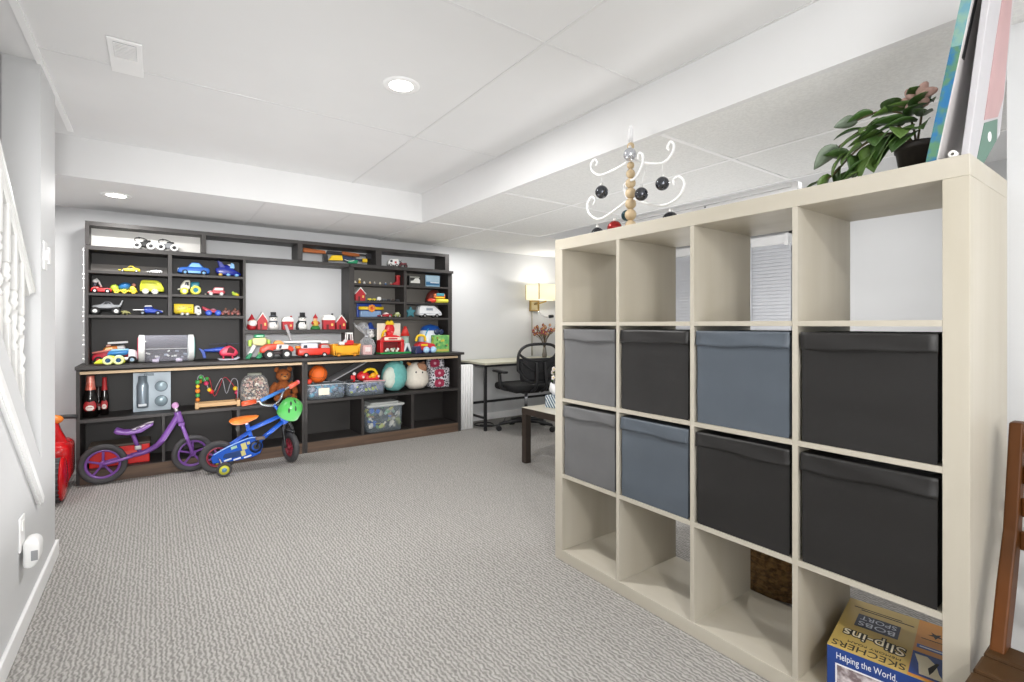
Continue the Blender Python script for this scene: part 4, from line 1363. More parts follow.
r = thing('gift_set', 'grey boxed gift set showing a flask and two round tins, standing behind the purple bike', 'gift set', (-.02, 4.60, ZF), 0, g6)
GSC, GSD = mat('gift_card_grey', '#b9c6cf', .5, var=.02), mat('gift_grey_dark', '#6f7c86', .35)
b = B()
bx(-.115, .115, .0, .06, 0, .29, GSC, b, .003)
b.done('box', r)
b = B().lathe([(0, 0), (.034, .002), (.037, .02), (.037, .165), (.03, .19), (.028, .192), (.028, .232), (.022, .238), (0, .238)], mat('flask_steel', '#8b98a2', .3, .4), 20, Matrix.Translation((-.058, -.006, .03)))
b.done('flask', r)
for z in (.185, .075):
    b = B().lathe([(0, .0), (.036, 0), (.04, .008), (.04, .02), (.034, .026), (0, .028)], mat('tin_grey', '#8fa0a8', .3, .3), 22, Matrix.Translation((.055, -.002, z)) @ Matrix.Rotation(PI / 2, 4, 'X'))
    b.lathe([(.036, .026), (.041, .03), (.041, .022)], GSD, 22, Matrix.Translation((.055, -.002, z)) @ Matrix.Rotation(PI / 2, 4, 'X'))
    b.done('tin', r)
b = bx(-.05, .01, -.003, .0, .265, .283, GSD)
b.done('header', r)
bx(-.083, -.033, -.044, -.040, .045, .062, pl('#dfe4e8'), None, .001).done('flask_label', r)

r = thing('bead_maze', 'wooden bead maze with coloured beads on curved wires', 'bead maze', (.399, 4.535, ZF), -.04, g6)
PINE = mat('pine', '#d0ab7c', .55, hex2='#c29a68', nscale=10, stretch=(.2, 1, 1))
b = B()
bx(-.14, .14, -.06, -.045, .012, .042, PINE, b, .003)
bx(-.14, .14, .045, .06, .012, .042, PINE, b, .003)
for s in (-1, 1):
    bx(s * .14 - .012, s * .14 + .012, -.065, .065, 0, .05, PINE, b, .003)
b.done('base', r)
rng = random.Random(11)
BC = ['#d42a2e', '#e8c42a', '#2a4fb0', '#3f9a4a', '#e07f2a', '#c2335a']
wires = [[(-.135, -.03, .045), (-.135, -.03, .23), (-.10, -.02, .25), (-.06, 0, .14), (-.03, .02, .11), (.0, 0, .18), (.03, -.02, .22), (.06, 0, .1), (.1, .0, .21), (.135, -.03, .19), (.135, -.03, .045)],
         [(-.13, .03, .045), (-.12, .03, .2), (-.06, .02, .23), (-.02, .03, .08), (.04, .03, .22), (.08, .0, .2), (.13, .03, .12), (.13, .03, .045)]]
for wi, wpts in enumerate(wires):
    b = B().tube(wpts, .0028, pl(['#9a9aa0', '#b02a3a'][wi], .3), 6, spline=6)
    w = b.done('wire', r)
    W3 = [Vector(p) for p in wpts]
    for k in range(9 if wi == 0 else 6):
        if wi == 0 and k < 5:
            p = Vector((-.135, -.03, .07 + k * .034))
        else:
            i = rng.randrange(1, len(W3) - 1)
            p = W3[i].lerp(W3[i + 1], rng.random())
        B().ball(p, rng.choice([.014, .016, .018]), pl(rng.choice(BC)), 10).done('bead', w)

r = thing('toy_jar', 'round clear jar filled with beige and red toy pieces beside the brown bear', 'jar', (.665, 4.57, ZF), 0, g6)
B().lathe([(0, 0), (.085, .0), (.108, .05), (.11, .12), (.095, .19), (.07, .225), (.05, .235)], clear('jar_glass', '#e8e8e8', .1, .05), 28).done('jar', r)
B().lathe([(0, .25), (.05, .25), (.054, .244), (.054, .232), (0, .232)], clear('jar_lid', '#b9bcae', .5, .2), 22).done('lid', r)
b = B()
rng = random.Random(21)
for k in range(260):
    z = rng.uniform(.01, .21)
    R = .098 * math.sqrt(max(.05, 1 - ((z - .1) / .14) ** 2))
    a, q = rng.uniform(0, 2 * PI), R * math.sqrt(rng.uniform(.25, 1))
    c = rng.choice(['#d9c7b0', '#cdb7a4', '#e4d8c8', '#d2a79c', '#b8866f', '#e9e2d8', '#3a2b28'] if not (q * math.cos(a) > .03 and z < .12) else ['#7c2a2c', '#3b2b3f', '#c9a58a'])
    b.box((q * math.cos(a), q * math.sin(a), z), (rng.uniform(.012, .03), rng.uniform(.008, .018), .006), pl(c, .5), .001, rot=(rng.uniform(-1, 1), rng.uniform(-1, 1), rng.uniform(0, 6)), seg=1)
o = b.done('toy_pieces', r)
o['kind'] = 'stuff'

# teddy bear
FUR = mat('brown_fur', '#8a4a1e', .95, var=.25, nscale=60, bump=.6, bscale=180)
FUR2 = mat('light_brown_fur', '#b3733c', .95, var=.2, nscale=60, bump=.5, bscale=180)
r = thing('teddy_bear', 'brown plush bear sitting under the counter behind the blue bike handlebar', 'plush bear', (.889, 4.60, ZF), .0, g6)
b = B().ball((0, 0, .09), (.062, .055, .085), FUR, 18)
b.ball((0, -.01, .215), (.06, .052, .055), FUR, 18)
for s in (-1, 1):
    b.ball((s * .05, 0, .262), (.022, .012, .022), FUR, 12)
    b.tube([(s * .05, 0, .145), (s * .085, -.01, .10), (s * .092, -.03, .05)], [.026, .026, .022], FUR, 12, spline=4)
    b.tube([(s * .03, -.02, .035), (s * .055, -.07, .03), (s * .065, -.11, .035)], [.034, .03, .028], FUR, 12, spline=4)
b.done('body', r)
B().ball((0, -.055, .2), (.028, .022, .022), FUR2, 12).done('muzzle', r)
b = B().ball((0, -.076, .208), (.009, .006, .006), COAL, 8)
for s in (-1, 1):
    b.ball((s * .022, -.055, .225), .006, COAL, 8)
b.done('face', r)


def open_bin(label, x, y, z, w, d, h, m, items, rng, group, n=60, lid=None, big=1.0):
    r = thing('plastic_bin', label, 'bin', (x, y, z), 0, group)
    t = .003
    b = B()
    k = .94

    def panel(pts):
        b.quadstrip([pts[:2], pts[2:]], m, False)
    lo = [(-w / 2 * k, -d / 2 * k, 0), (w / 2 * k, -d / 2 * k, 0), (w / 2 * k, d / 2 * k, 0), (-w / 2 * k, d / 2 * k, 0)]
    hi = [(-w / 2, -d / 2, h), (w / 2, -d / 2, h), (w / 2, d / 2, h), (-w / 2, d / 2, h)]
    tm = bmesh.new()
    vl = [tm.verts.new(p) for p in lo]
    vh = [tm.verts.new(p) for p in hi]
    tm.faces.new(vl[::-1])
    for i in range(4):
        tm.faces.new((vl[i], vl[(i + 1) % 4], vh[(i + 1) % 4], vh[i]))
    bmesh.ops.bevel(tm, geom=[e for e in tm.edges if abs(e.verts[0].co.z - e.verts[1].co.z) > h * .5], offset=.018, segments=3, affect='EDGES')
    b._add(tm, m, None, True)
    b.done('tub', r)
    b = B().tube([(-w / 2, -d / 2, h), (w / 2, -d / 2, h), (w / 2, d / 2, h), (-w / 2, d / 2, h)], .005, clear('bin_rim', '#cfd2d6', .6, .15), 6, closed=True)
    b.done('rim', r)
    b = B()
    for q in range(n):
        c = rng.choice(items)
        zz = rng.uniform(.036, h * .88)
        kk = (k + (1 - k) * zz / h) * .9
        edge = rng.random() < .75
        xx, yy = rng.uniform(-w / 2, w / 2) * kk, (-d / 2 * kk if edge else rng.uniform(-d / 2, d / 2) * kk) + (.008 if edge else 0)
        if rng.random() < .45:
            b.ball((xx, yy + .008, zz), (rng.uniform(.012, .03) * big, .012, rng.uniform(.01, .024) * big), pl(c, .4), 8, rot=(0, rng.uniform(-1, 1), 0))
        else:
            b.box((xx, yy + .008, zz), (rng.uniform(.02, .05) * big, .014, rng.uniform(.01, .028) * big), pl(c, .4), .003, rot=(rng.uniform(-.3, .3), rng.uniform(-1, 1), rng.uniform(-.4, .4)), seg=1)
    o = b.done('toy_pieces', r)
    o['kind'] = 'stuff'
    if lid:
        b = B()
        b.box((0, 0, h + .012), (w + .03, d + .03, .022), lid, .01)
        b.box((0, 0, h + .028), (w - .06, d - .05, .016), lid, .007)
        b.done('lid', r)
    return r


BINM = clear('bin_plastic', '#c4d2dc', .14, .08)
A = open_bin('clear plastic bin of blue toy parts under the basketball, paper label on the front', 1.222, 4.575, ZF, .315, .22, .125, BINM,
             ['#4f9ab8', '#6b7890', '#2a3448', '#8a94a8', '#3d7fa6', '#9c9aa8', '#5a5f78'], random.Random(31), g6, 80)
bx(-.075, .015, -.114, -.1125, .035, .095, mat('paper_label', '#e4dcc8', .7), None, .0).done('paper_label', A)
Bn = open_bin('clear plastic bin of purple grey toy parts below the red and yellow toy', 1.58, 4.575, ZF, .345, .22, .115, BINM,
              ['#6d7aa0', '#8f8fae', '#3a4058', '#b5c45a', '#7a86a6', '#4d566e', '#a9a4b4'], random.Random(32), g6, 80)
# basketball
r = thing('basketball', 'orange basketball resting on the clear bin under the counter', 'ball', (1.17, 4.575, ZF + .125 + .083), 0, g6)
BBM = mat('basketball_rubber', '#e0661c', .6, hex2='#d25812', nscale=8, bump=.25, bscale=300)
B().ball((0, 0, 0), .078, BBM, 32).done('shell', r)
b = B()
R0 = .0785
for rot in ((0, 0, 0), (PI / 2, 0, .5), (PI / 2, 0, 2.07)):
    Mr = Euler((rot[0] + .35, rot[1], rot[2])).to_matrix()
    b.tube([Mr @ Vector((R0 * math.cos(a), R0 * math.sin(a), 0)) for a in [2 * PI * k / 32 for k in range(32)]], .0016, COAL, 5, closed=True)
b.done('seam', r)
o = B().ball((1.085, 4.53, ZF + .125 + .027), .024, pl('#d8402c', .5), 16).done('toy_ball')
tag(o, 'small red ball tucked left of the basketball', 'ball', g6)
o = B().box((1.44, 4.63, .665), (.36, .2, .012), pl('#8f8f92', .45), .004, rot=(0, -.47, 0)).done('bin_lid')
tag(o, 'grey plastic lid leaning at a slant between the basketball and the counter', 'lid', g6)
# red yellow toy on bin B
r = thing('toy_telephone', 'red toy with yellow handle lying on the second clear bin', 'toy', (1.622, 4.57, ZF + .122), 0, g6)
b = B().ball((-.05, 0, .045), (.06, .05, .045), RD, 16)
b.box((.03, 0, .03), (.13, .09, .05), RD, .014)
b.done('body', r)
B().tube([(-.05, -.02, .075), (-.01, -.02, .105), (.05, -.02, .10), (.08, -.02, .055)], .013, YE, 10, spline=5).done('handle', r)
B().ball((.035, -.04, .05), (.03, .02, .026), OY, 12).done('dial', r)
for x, c in ((-.06, '#f0e0d8'), (.0, '#d8b020'), (.085, '#f2d8d6')):
    B().ball((x, -.046, .04), .012, pl(c), 8).done('button', r)
b = B().prism([(-.07, .0), (-.06, .012), (.13, .004), (.135, -.004)], -.085, -.05, pl('#d8a4a8'), .003)
b.done('pink_ruler', r)
r = thing('toy_figure', 'small red and white toy figure standing in front of the slanted lid', 'figure', (1.475, 4.56, ZF + .122), 0, g6)
b = B().box((0, 0, .03), (.04, .03, .06), RD, .008)
b.done('body', r)
B().ball((.012, -.004, .072), .016, WH, 10).done('head', r)
B().box((-.03, -.012, .015), (.06, .02, .02), COAL, .004).done('skates', r)

# plush toys
TP = mat('teal_plush', '#6fb5b0', .95, var=.08, nscale=40, bump=.35, bscale=220)
CP = mat('pale_plush', '#cfd8cc', .95, var=.06, nscale=40, bump=.35, bscale=220)
r = thing('plush_toy', 'round teal plush toy with pale belly leaning under the counter', 'plush toy', (1.872, 4.585, ZF + .008), 0, g6)
b = B().lathe([(0, 0), (.06, .004), (.105, .05), (.125, .12), (.12, .19), (.09, .25), (.04, .282), (0, .286)], TP, 26, Matrix.Rotation(.09, 4, 'Y'))
b.done('body', r)
b = B().ball((-.045, -.055, .135), (.075, .065, .105), CP, 20, rot=(0, .15, 0))
b.done('belly', r)
b = B().ball((.085, .0, .262), (.022, .012, .022), TP, 12)
b.done('ear', r)
WP = mat('cream_plush', '#e4dccf', .95, var=.05, nscale=40, bump=.35, bscale=220)
BP = mat('tan_plush', '#a5785c', .95, var=.1, nscale=40, bump=.35, bscale=220)
r = thing('plush_toy', 'cream plush toy with a tan patch between the teal plush and the patterned bag', 'plush toy', (2.137, 4.615, ZF + .009), 0, g6)
b = B().lathe([(0, 0), (.08, .004), (.12, .05), (.125, .11), (.105, .18), (.07, .235), (.03, .26), (0, .263)], WP, 26, Matrix.Rotation(-.06, 4, 'Y'))
b.done('body', r)
b = B().ball((.025, -.045, .205), (.062, .06, .055), BP, 18, rot=(0, .5, 0))
b.done('tan_patch', r)
for s in (-1, 1):
    B().ball((s * .07 - .01, .0, .245), (.032, .014, .016), BP if s > 0 else mat('ear_orange', '#c98a4e', .9), 12, rot=(0, -s * .5, 0)).done('ear', r)
b = B().ball((-.055, -.105, .17), (.008, .006, .01), COAL, 8)
b.ball((.012, -.108, .165), (.008, .006, .01), COAL, 8)
b.done('eyes', r)


def pattern_mat():
    m = bpy.data.materials.new('black_white_pattern')
    m.use_nodes = True
    nt = m.node_tree
    p = nt.nodes['Principled BSDF']
    p.inputs['Roughness'].default_value = .8
    tc = nt.nodes.new('ShaderNodeTexCoord')
    v = nt.nodes.new('ShaderNodeTexVoronoi')
    v.inputs['Scale'].default_value = 42
    v.feature = 'DISTANCE_TO_EDGE'
    nt.links.new(tc.outputs['Object'], v.inputs['Vector'])
    rp = nt.nodes.new('ShaderNodeValToRGB')
    rp.color_ramp.interpolation = 'CONSTANT'
    rp.color_ramp.elements[0].color = lin('#dedde2')
    rp.color_ramp.elements[1].position = .10
    rp.color_ramp.elements[1].color = lin('#3b3842')
    nt.links.new(v.outputs['Distance'], rp.inputs[0])
    nt.links.new(rp.outputs[0], p.inputs['Base Color'])
    return m


PM = pattern_mat()
CRI = mat('crimson_medallion', '#8e2240', .8, hex2='#b23a58', nscale=40)
r = thing('fabric_bag', 'black and white patterned fabric bag with crimson medallions at the right of the cabinet', 'bag', (2.352, 4.60, ZF), 0, g6)
b = B().box((.0, .03, .15), (.19, .06, .295), PM, .02, seg=3)
b.done('back_panel', r)
B().box((.01, -.035, .105), (.215, .075, .205), PM, .02, seg=3).done('front_panel', r)
for x, z, y in ((-.02, .25, -.001), (-.005, .155, -.073), (-.005, .053, -.073)):
    b = B().prism([(x - .058, z), (x - .045, z + .034), (x, z + .042), (x + .045, z + .034), (x + .058, z), (x + .045, z - .034), (x, z - .042), (x - .045, z - .034)], y - .003, y + .004, CRI, .002)
    b.ball((x, y - .003, z), (.016, .003, .014), mat('pale_flower', '#d9a9b8', .8), 10)
    b.done('medallion', r)

# lower row
r = thing('toy_chest', 'red toy box with brown lid on the cabinet floor behind the purple bike', 'toy box', (-.205, 4.60, ZL), 0)
B().box((0, 0, .066), (.34, .2, .132), mat('red_box', '#d41f1c', .4), .006).done('box', r)
B().box((0, 0, .142), (.35, .21, .018), mat('brown_lid', '#5b5047', .6), .005).done('lid', r)
B().box((.06, -.103, .08), (.09, .006, .03), pl('#e0524a'), .004).done('front_panel', r)
open_bin('clear lidded bin of mixed toys alone in the lower compartment', 1.755, 4.585, ZL, .335, .24, .235, BINM,
         ['#d8d2c0', '#6f9a72', '#2f5fae', '#b8b45a', '#8a6a4a', '#d9d8d2', '#39424a', '#b8c46a', '#4a4f4a', '#8fa89a', '#9a9a90', '#c9c9bf'], random.Random(44), 'clear plastic bins in the low cabinet', 70, clear('bin_lid', '#d2d5d2', .62, .25), 1.2)

# ------------------------------------------------------------------ purple balance bike
PU = mat('purple_paint', '#70468f', .3, var=.04)
RUB = mat('bike_rubber', '#3d3c3e', .7)
RUBG = mat('bike_rubber_grey', '#5c5a5d', .8)


def bike_wheel(parent, c, rad, tw, rimcol, spokes, name='wheel', rz=0.0, hubc=None):
    e = Matrix.Translation(c) @ Matrix.Rotation(rz, 4, 'Z') @ Matrix.Rotation(PI / 2, 4, 'X')
    b = B()
    N = 36
    b.lathe([(rad - tw * 1.1, -tw * .4), (rad - tw * .35, -tw * .5), (rad - .002, -tw * .28), (rad, 0), (rad - .002, tw * .28), (rad - tw * .35, tw * .5), (rad - tw * 1.1, tw * .4), (rad - tw * 1.1, -tw * .4)], RUB, N, e)
    w = b.done(name, parent)
    b = B()
    ri = rad - tw * 1.05
    b.lathe([(ri, -tw * .32), (ri + .003, 0), (ri, tw * .32), (ri - .014, tw * .3), (ri - .017, 0), (ri - .014, -tw * .3), (ri, -tw * .32)], rimcol, N, e)
    b.done('rim', w)
    b = B()
    for k in range(spokes):
        a = 2 * PI * k / spokes + .3
        t = bmesh.new()
        bmesh.ops.create_cube(t, size=1)
        bmesh.ops.scale(t, vec=(ri - .01, .014, .01), verts=t.verts)
        bmesh.ops.bevel(t, geom=t.edges[:], offset=.003, segments=1, affect='EDGES')
        b._add(t, hubc or rimcol, e @ Matrix.Rotation(a, 4, 'Z') @ Matrix.Translation(((ri) / 2, 0, 0)))
    b.done('spokes', w)
    b = B().cyl((0, 0, -.026), (0, 0, .026), .02, hubc or rimcol, n=16, bev=.003)
    b.bm.transform(e)
    b.done('hub', w)
    return w


r = thing('balance_bike', 'purple balance bike with spoked wheels parked in front of the left cabinet', 'bike', (-.03, 4.39, 0), 0)
bike_wheel(r, (-.262, 0, .138), .136, .034, PU, 5)
bike_wheel(r, (.254, 0, .136), .134, .034, PU, 5, rz=.12)
b = B().tube([(-.262, -.035, .14), (-.16, -.04, .16), (-.10, -.02, .172)], .010, PU, 10, spline=4)
b.tube([(-.262, .035, .14), (-.16, .04, .16), (-.10, .02, .172)], .010, PU, 10, spline=4)
b.tube([(-.11, 0, .172), (-.02, 0, .19), (.05, 0, .235), (.10, 0, .31), (.155, 0, .41), (.165, 0, .432)], [.016, .018, .02, .02, .019, .018], PU, 12, spline=5)
b.done('frame', r)
b = B().cyl((.180, 0, .375), (.158, 0, .452), .022, PU, n=16, bev=.004)
b.done('head_tube', r)
b = B()
for s in (-1, 1):
    b.tube([(.18, s * .018, .37), (.205, s * .032, .30), (.254, s * .036, .138)], .012, PU, 10, spline=4)
b.box((.184, 0, .362), (.04, .07, .025), PU, .008)
b.done('fork', r)
b = B().cyl((.158, 0, .45), (.146, 0, .49), .012, mat('steel'), n=12)
b.done('stem', r)
b = B().tube([(.140, -.14, .53), (.144, -.06, .508), (.146, 0, .492), (.15, .06, .482), (.155, .14, .478)], .011, mat('dark_bar', '#2c2630', .4), 10, spline=3)
b.done('handlebar', r)
for s in (-1, 1):
    zz, xx = (.522, .142) if s < 0 else (.48, .153)
    b = B().cyl((xx, s * .10, zz - .003), (xx, s * .165, zz), .017, pl('#b076a8'), n=14, bev=.004)
    b.ball((xx, s * .168, zz), .022, pl('#b98ab4'), 14)
    b.done('grip', r)
b = B().tube([(-.058, 0, .185), (-.085, 0, .27), (-.10, 0, .32)], .013, PU, 10)
b.box((-.07, 0, .225), (.04, .04, .03), mat('steel'), .006)
b.done('seat_post', r)
b = B().prism([(-.205, .355), (-.19, .375), (-.15, .355), (-.09, .35), (-.02, .385), (.02, .392), (.015, .378), (-.05, .335), (-.13, .325), (-.19, .338)], -.05, .05, PU, .012, seg=3)
shade(b.done('seat', r), 60)
b = B().prism([(-.11, .354), (-.02, .39), (.02, .396), (.015, .39), (-.05, .36)], -.038, .038, mat('seat_pad', '#d8cfd8', .4, hex2='#5c4a60', nscale=22, contrast=(.45, .5)), .003)
b.done('seat_pad', r)

# ------------------------------------------------------------------ blue kids' bike
BL = mat('blue_paint', '#1f55b8', .25, var=.04)
ORG = mat('orange_saddle', '#e8641c', .4, hex2='#ee8a34', nscale=12)
CHR = mat('chrome', '#c9ccd2', .15, .9)
r = thing('kids_bike', "small blue kids bike with orange saddle and training wheels, front wheel turned", 'bike', (.37, 4.22, 0), 0)
bike_wheel(r, (0, 0, .121), .119, .042, pl('#8a2838'), 8, hubc=pl('#7c4a86'))
FX = .50
bike_wheel(r, (FX, .0, .121), .119, .042, pl('#7a2432'), 8, rz=-1.32)
b = B()
b.tube([(.0, -.035, .122), (.09, -.03, .20), (.215, -.01, .285)], .011, BL, 10)
b.tube([(.0, .035, .122), (.09, .03, .20), (.215, .01, .285)], .011, BL, 10)
b.tube([(.19, 0, .29), (.30, 0, .33), (.43, 0, .378)], .016, BL, 12)
b.tube([(.25, 0, .175), (.34, 0, .25), (.45, 0, .335)], .017, BL, 12)
b.tube([(.25, 0, .165), (.215, 0, .25), (.195, 0, .335)], .015, BL, 12)
b.cyl((.425, 0, .40), (.465, 0, .315), .021, BL, n=14)
b.done('frame', r)
b = B().prism([(-.035, .085), (-.045, .125), (-.03, .155), (.06, .20), (.19, .245), (.25, .245), (.285, .215), (.295, .165), (.275, .115), (.23, .095), (.12, .085)], -.05, -.036, BL, .005)
b.done('chain_guard', r)
b = B().prism([(.03, .118), (.04, .145), (.14, .16), (.17, .14), (.15, .115), (.09, .11)], -.054, -.05, pl('#16386e'), .002)
b.lathe([(.028, 0), (.045, 0), (.045, .004), (.028, .004)], pl('#0f1d3c'), 20, Matrix.Translation((.245, -.05, .17)) @ Matrix.Rotation(PI / 2, 4, 'X'))
b.done('guard_cutout', r)
b = B()
for (x, z, w, h, c) in ((.10, .185, .04, .02, '#9fc4a8'), (.165, .185, .035, .05, '#c9c07a'), (.16, .135, .03, .04, '#c9c07a'), (.195, .205, .02, .02, '#c9c07a'), (.06, .1, .05, .012, '#d6dde8'), (.12, .098, .05, .012, '#d6dde8'), (.19, .105, .05, .012, '#d6dde8')):
    b.box((x, -.0522, z), (w, .004, h), pl(c), .002, rot=(0, -.25, 0))
b.done('decal', r)
b = B().tube([(-.03, -.056, .15), (.06, -.056, .195), (.19, -.056, .24), (.25, -.056, .24)], .004, pl('#8fb4e8'), 6, spline=3)
b.done('guard_edge', r)
b = B().cyl((.25, -.06, .17), (.25, .06, .17), .02, COAL, n=14)
b.tube([(.25, -.066, .17), (.265, -.068, .235)], .007, COAL, 8)
b.tube([(.25, .066, .17), (.235, .068, .105)], .007, COAL, 8)
b.done('crank', r)
for s, x, z in ((-1, .268, .24), (1, .232, .10)):
    B().box((x, s * .095, z), (.06, .05, .018), mat('pedal', '#6a5f58', .6) if s < 0 else COAL, .004).done('pedal', r)
for s in (-1, 1):
    b = B().tube([(.0, s * .04, .12), (.01, s * .08, .11), (.03, s * .11, .052)], .006, CHR, 8)
    o = b.done('training_wheel', r)
    e = Matrix.Translation((.03, s * .125, .05)) @ Matrix.Rotation(PI / 2, 4, 'X')
    b = B().lathe([(.034, -.013), (.046, -.013), (.05, -.008), (.05, .008), (.046, .013), (.034, .013), (.034, -.013)], RUB, 24, e)
    b.done('tyre', o)
    b = B().lathe([(0, -.014), (.02, -.015), (.022, -.011), (.036, -.010), (.036, .010), (.022, .011), (.02, .015), (0, .014)], mat('lime_disc', '#c6c344', .4), 24, e)
    b.lathe([(0, .018), (.016, .017), (.02, .0)], pl('#5a86a8'), 16, e)
    b.done('disc', o)
b = B().cyl((.195, 0, .33), (.187, 0, .362), .012, CHR, n=12)
b.done('seat_post', r)
b = B()
rows = []
for i in range(13):
    u = i / 12
    x = .072 + .20 * u
    rd = math.sqrt(max(.02, 1 - (1 - min(1, u / .18)) ** 2)) * math.sqrt(max(.03, 1 - max(0, (u - .88) / .12) ** 2))
    hw = (.062 * (1 - u) ** .6 + .02) * rd
    zc = .372 + .022 * u
    th = (.03 + .03 * math.sin(PI * min(1, u * 1.15))) * rd
    rows.append([(x, hw * math.cos(a), zc + th * (.45 * math.sin(a) if math.sin(a) > 0 else .95 * math.sin(a)) * .7) for a in [2 * PI * k / 14 for k in range(14)]])
b.quadstrip(rows, ORG, True, True)
t = b.bm
bmesh.ops.holes_fill(t, edges=t.edges[:], sides=0)
b.done('saddle', r)
b = B()
e = Matrix.Rotation(-1.32, 4, 'Z')
for s in (-1, 1):
    p = [Vector((-.055, s * .014, .31)), Vector((-.045, s * .036, .26)), Vector((.0, s * .04, .121))]
    b.tube([Matrix.Translation((FX, 0, 0)) @ (e @ q) for q in p], .010, COAL, 8, spline=4)
b.tube([Matrix.Translation((FX, 0, 0)) @ (e @ Vector((-.10 * math.cos(a) * 0 + .135 * math.cos(a), 0, .121 + .135 * math.sin(a)))) for a in [1.2, 1.5, 1.8, 2.1, 2.4]], .012, COAL, 8)
b.done('fork', r)
b = B().tube([(.425, 0, .40), (.40, -.005, .44), (.375, -.01, .47)], .011, BL, 10)
b.done('stem', r)
hb = [(.19, -.11, .515), (.26, -.085, .52), (.285, -.07, .49), (.37, -.015, .468), (.435, .05, .50), (.465, .07, .565), (.54, .10, .60)]
b = B().tube(hb, .009, CHR, 10, spline=4)
b.done('handlebar', r)
b = B().tube([(.275, -.083, .521), (.37, -.01, .548), (.462, .068, .572)], .013, mat('blue_pad', '#3f79c4', .5), 12)
b.done('crossbar_pad', r)
b = B().tube([(.235, -.095, .519), (.145, -.13, .513)], .018, pl('#d9542e'), 12)
b.done('grip', r)
b = B().tube([(.51, .088, .585), (.575, .113, .617)], .018, pl('#e2604a'), 12)
b.ball((.577, .114, .618), .019, pl('#e06a78'), 10)
b.done('grip', r)
# helmet hung on the handlebar
r = thing('bike_helmet', 'bright green kids helmet hanging on the handlebar of the blue bike', 'helmet', (.846, 4.10, .443), 0)
HG = mat('helmet_green', '#4ca650', .3, var=.04)
e = Euler((.5, .35, 0)).to_matrix().to_4x4()
prof = [(q * .88, z * .88) for q, z in ((.0, .098), (.04, .092), (.075, .068), (.093, .03), (.098, -.02), (.095, -.062), (.088, -.066), (.088, -.02), (.07, .055), (0, .085))]
B().lathe(prof, HG, 28, e).done('shell', r)
b = B()
for (az, el) in ((-1.75, .62), (-1.25, .78), (-1.9, -.02), (-1.35, .12)):
    d = Vector((math.cos(az) * math.cos(el), math.sin(az) * math.cos(el), math.sin(el)))
    q = d.to_track_quat('Z', 'Y').to_matrix().to_4x4()
    t = bmesh.new()
    bmesh.ops.create_uvsphere(t, u_segments=12, v_segments=8, radius=1)
    b._add(t, COAL, Matrix.Translation(d * .0855) @ q @ Matrix.Diagonal((.007, .02, .004, 1)), True)
b.done('vents', r)
b = B().tube([(-.05, -.04, -.05), (-.02, -.02, -.085), (.04, .02, -.05)], .004, COAL, 6, spline=4)
b.tube([(-.03, .03, .05), (-.01, .07, .085), (.02, .05, .09)], .004, COAL, 6, spline=4)
b.done('strap', r)

# ------------------------------------------------------------------ red ride-on, nose towards the room
r = thing('ride_on_car', 'glossy red ride-on toy car partly hidden by the left wall corner', 'ride-on toy', (-.622, 4.27, 0), 0)
RR = mat('ride_on_red', '#c8141a', .22, var=.04)
b = B().box((0, .10, .195), (.35, .34, .27), RR, .05, seg=4)
b.box((-.02, -.10, .25), (.22, .24, .14), RR, .04, seg=4)
b.done('body', r)
b = B().prism([(-.13, .26), (-.12, .40), (-.10, .47), (.10, .47), (.12, .40), (.145, .34), (.165, .30), (.165, .24)], .05, .13, RR, .018, seg=3)
shade(b.done('backrest', r), 60)
b = B().ball((.085, .08, .475), (.05, .035, .03), pl('#e8842e'), 14)
b.done('orange_cap', r)
B().tube([(-.10, .09, .475), (.09, .09, .488), (.20, .10, .482)], .014, COAL, 10, spline=3).done('push_handle', r)
B().tube([(-.12, -.12, .40), (0, -.10, .42), (.06, -.12, .40)], .011, COAL, 8, spline=4).done('steering_bar', r)
B().cyl((0, -.12, .28), (0, -.10, .41), .016, COAL, n=10).done('steering_post', r)
for s in (-1, 1):
    e = Matrix.Translation((s * .105, -.14, .132)) @ Matrix.Rotation(PI / 2, 4, 'Y')
    b = B().lathe([(.06, -.05), (.122, -.05), (.13, -.04), (.13, .04), (.122, .05), (.06, .05), (.06, -.05)], RUB, 32, e)
    for k in range(24):
        a = 2 * PI * k / 24
        b.box((s * .105, -.14 + .130 * math.cos(a), .132 + .130 * math.sin(a)), (.09, .010, .008), RUBG, .002, rot=(a - PI / 2, 0, 0))
    w = b.done('wheel', r)
    B().lathe([(0, -.046), (.062, -.046), (.062, .046), (0, .046)], pl('#3a3a3e'), 20, e).done('hub', w)
    e2 = Matrix.Translation((s * .158, -.14, .135)) @ Matrix.Rotation(s * PI / 2, 4, 'Y')
    B().lathe([(0, .016), (.05, .018), (.118, .008), (.134, 0), (.134, -.012), (.118, -.004), (0, .002)], RR, 32, e2).done('wheel_cover', w)

# ------------------------------------------------------------------ desk corner
BLM = mat('black_metal', '#232326', .4, .3)
r = thing('desk', 'light topped desk on thin black metal legs in the back right corner', 'desk', (3.365, 4.555, 0))
DT = mat('desk_top', '#c9c6b2', .35, var=.02)
bx(-.63, .70, -.28, .235, .676, .698, DT, None, .003).done('tabletop', r)
b = bx(-.63, .70, -.28, -.265, .655, .676, BLM)
bx(-.63, -.615, -.28, .235, .655, .676, BLM, b)
b.done('apron', r)
for x in (-.617, .685):
    for y in (-.267, .22):
        bx(x - .013, x + .013, y - .013, y + .013, 0, .676, BLM).done('leg', r)
for x in (-.617, .685):
    bx(x - .01, x + .01, -.255, .21, .12, .14, BLM).done('side_rail', r)
bx(-.6, .67, .1, .12, .22, .245, BLM).done('cross_rail', r)
r = thing('ribbed_panel', 'white ribbed upright panel standing between the black cabinet and the desk', 'panel', (2.636, 4.50, 0))
b = bx(-.078, .078, -.03, .04, .0, .672, WHITE, None, .006)
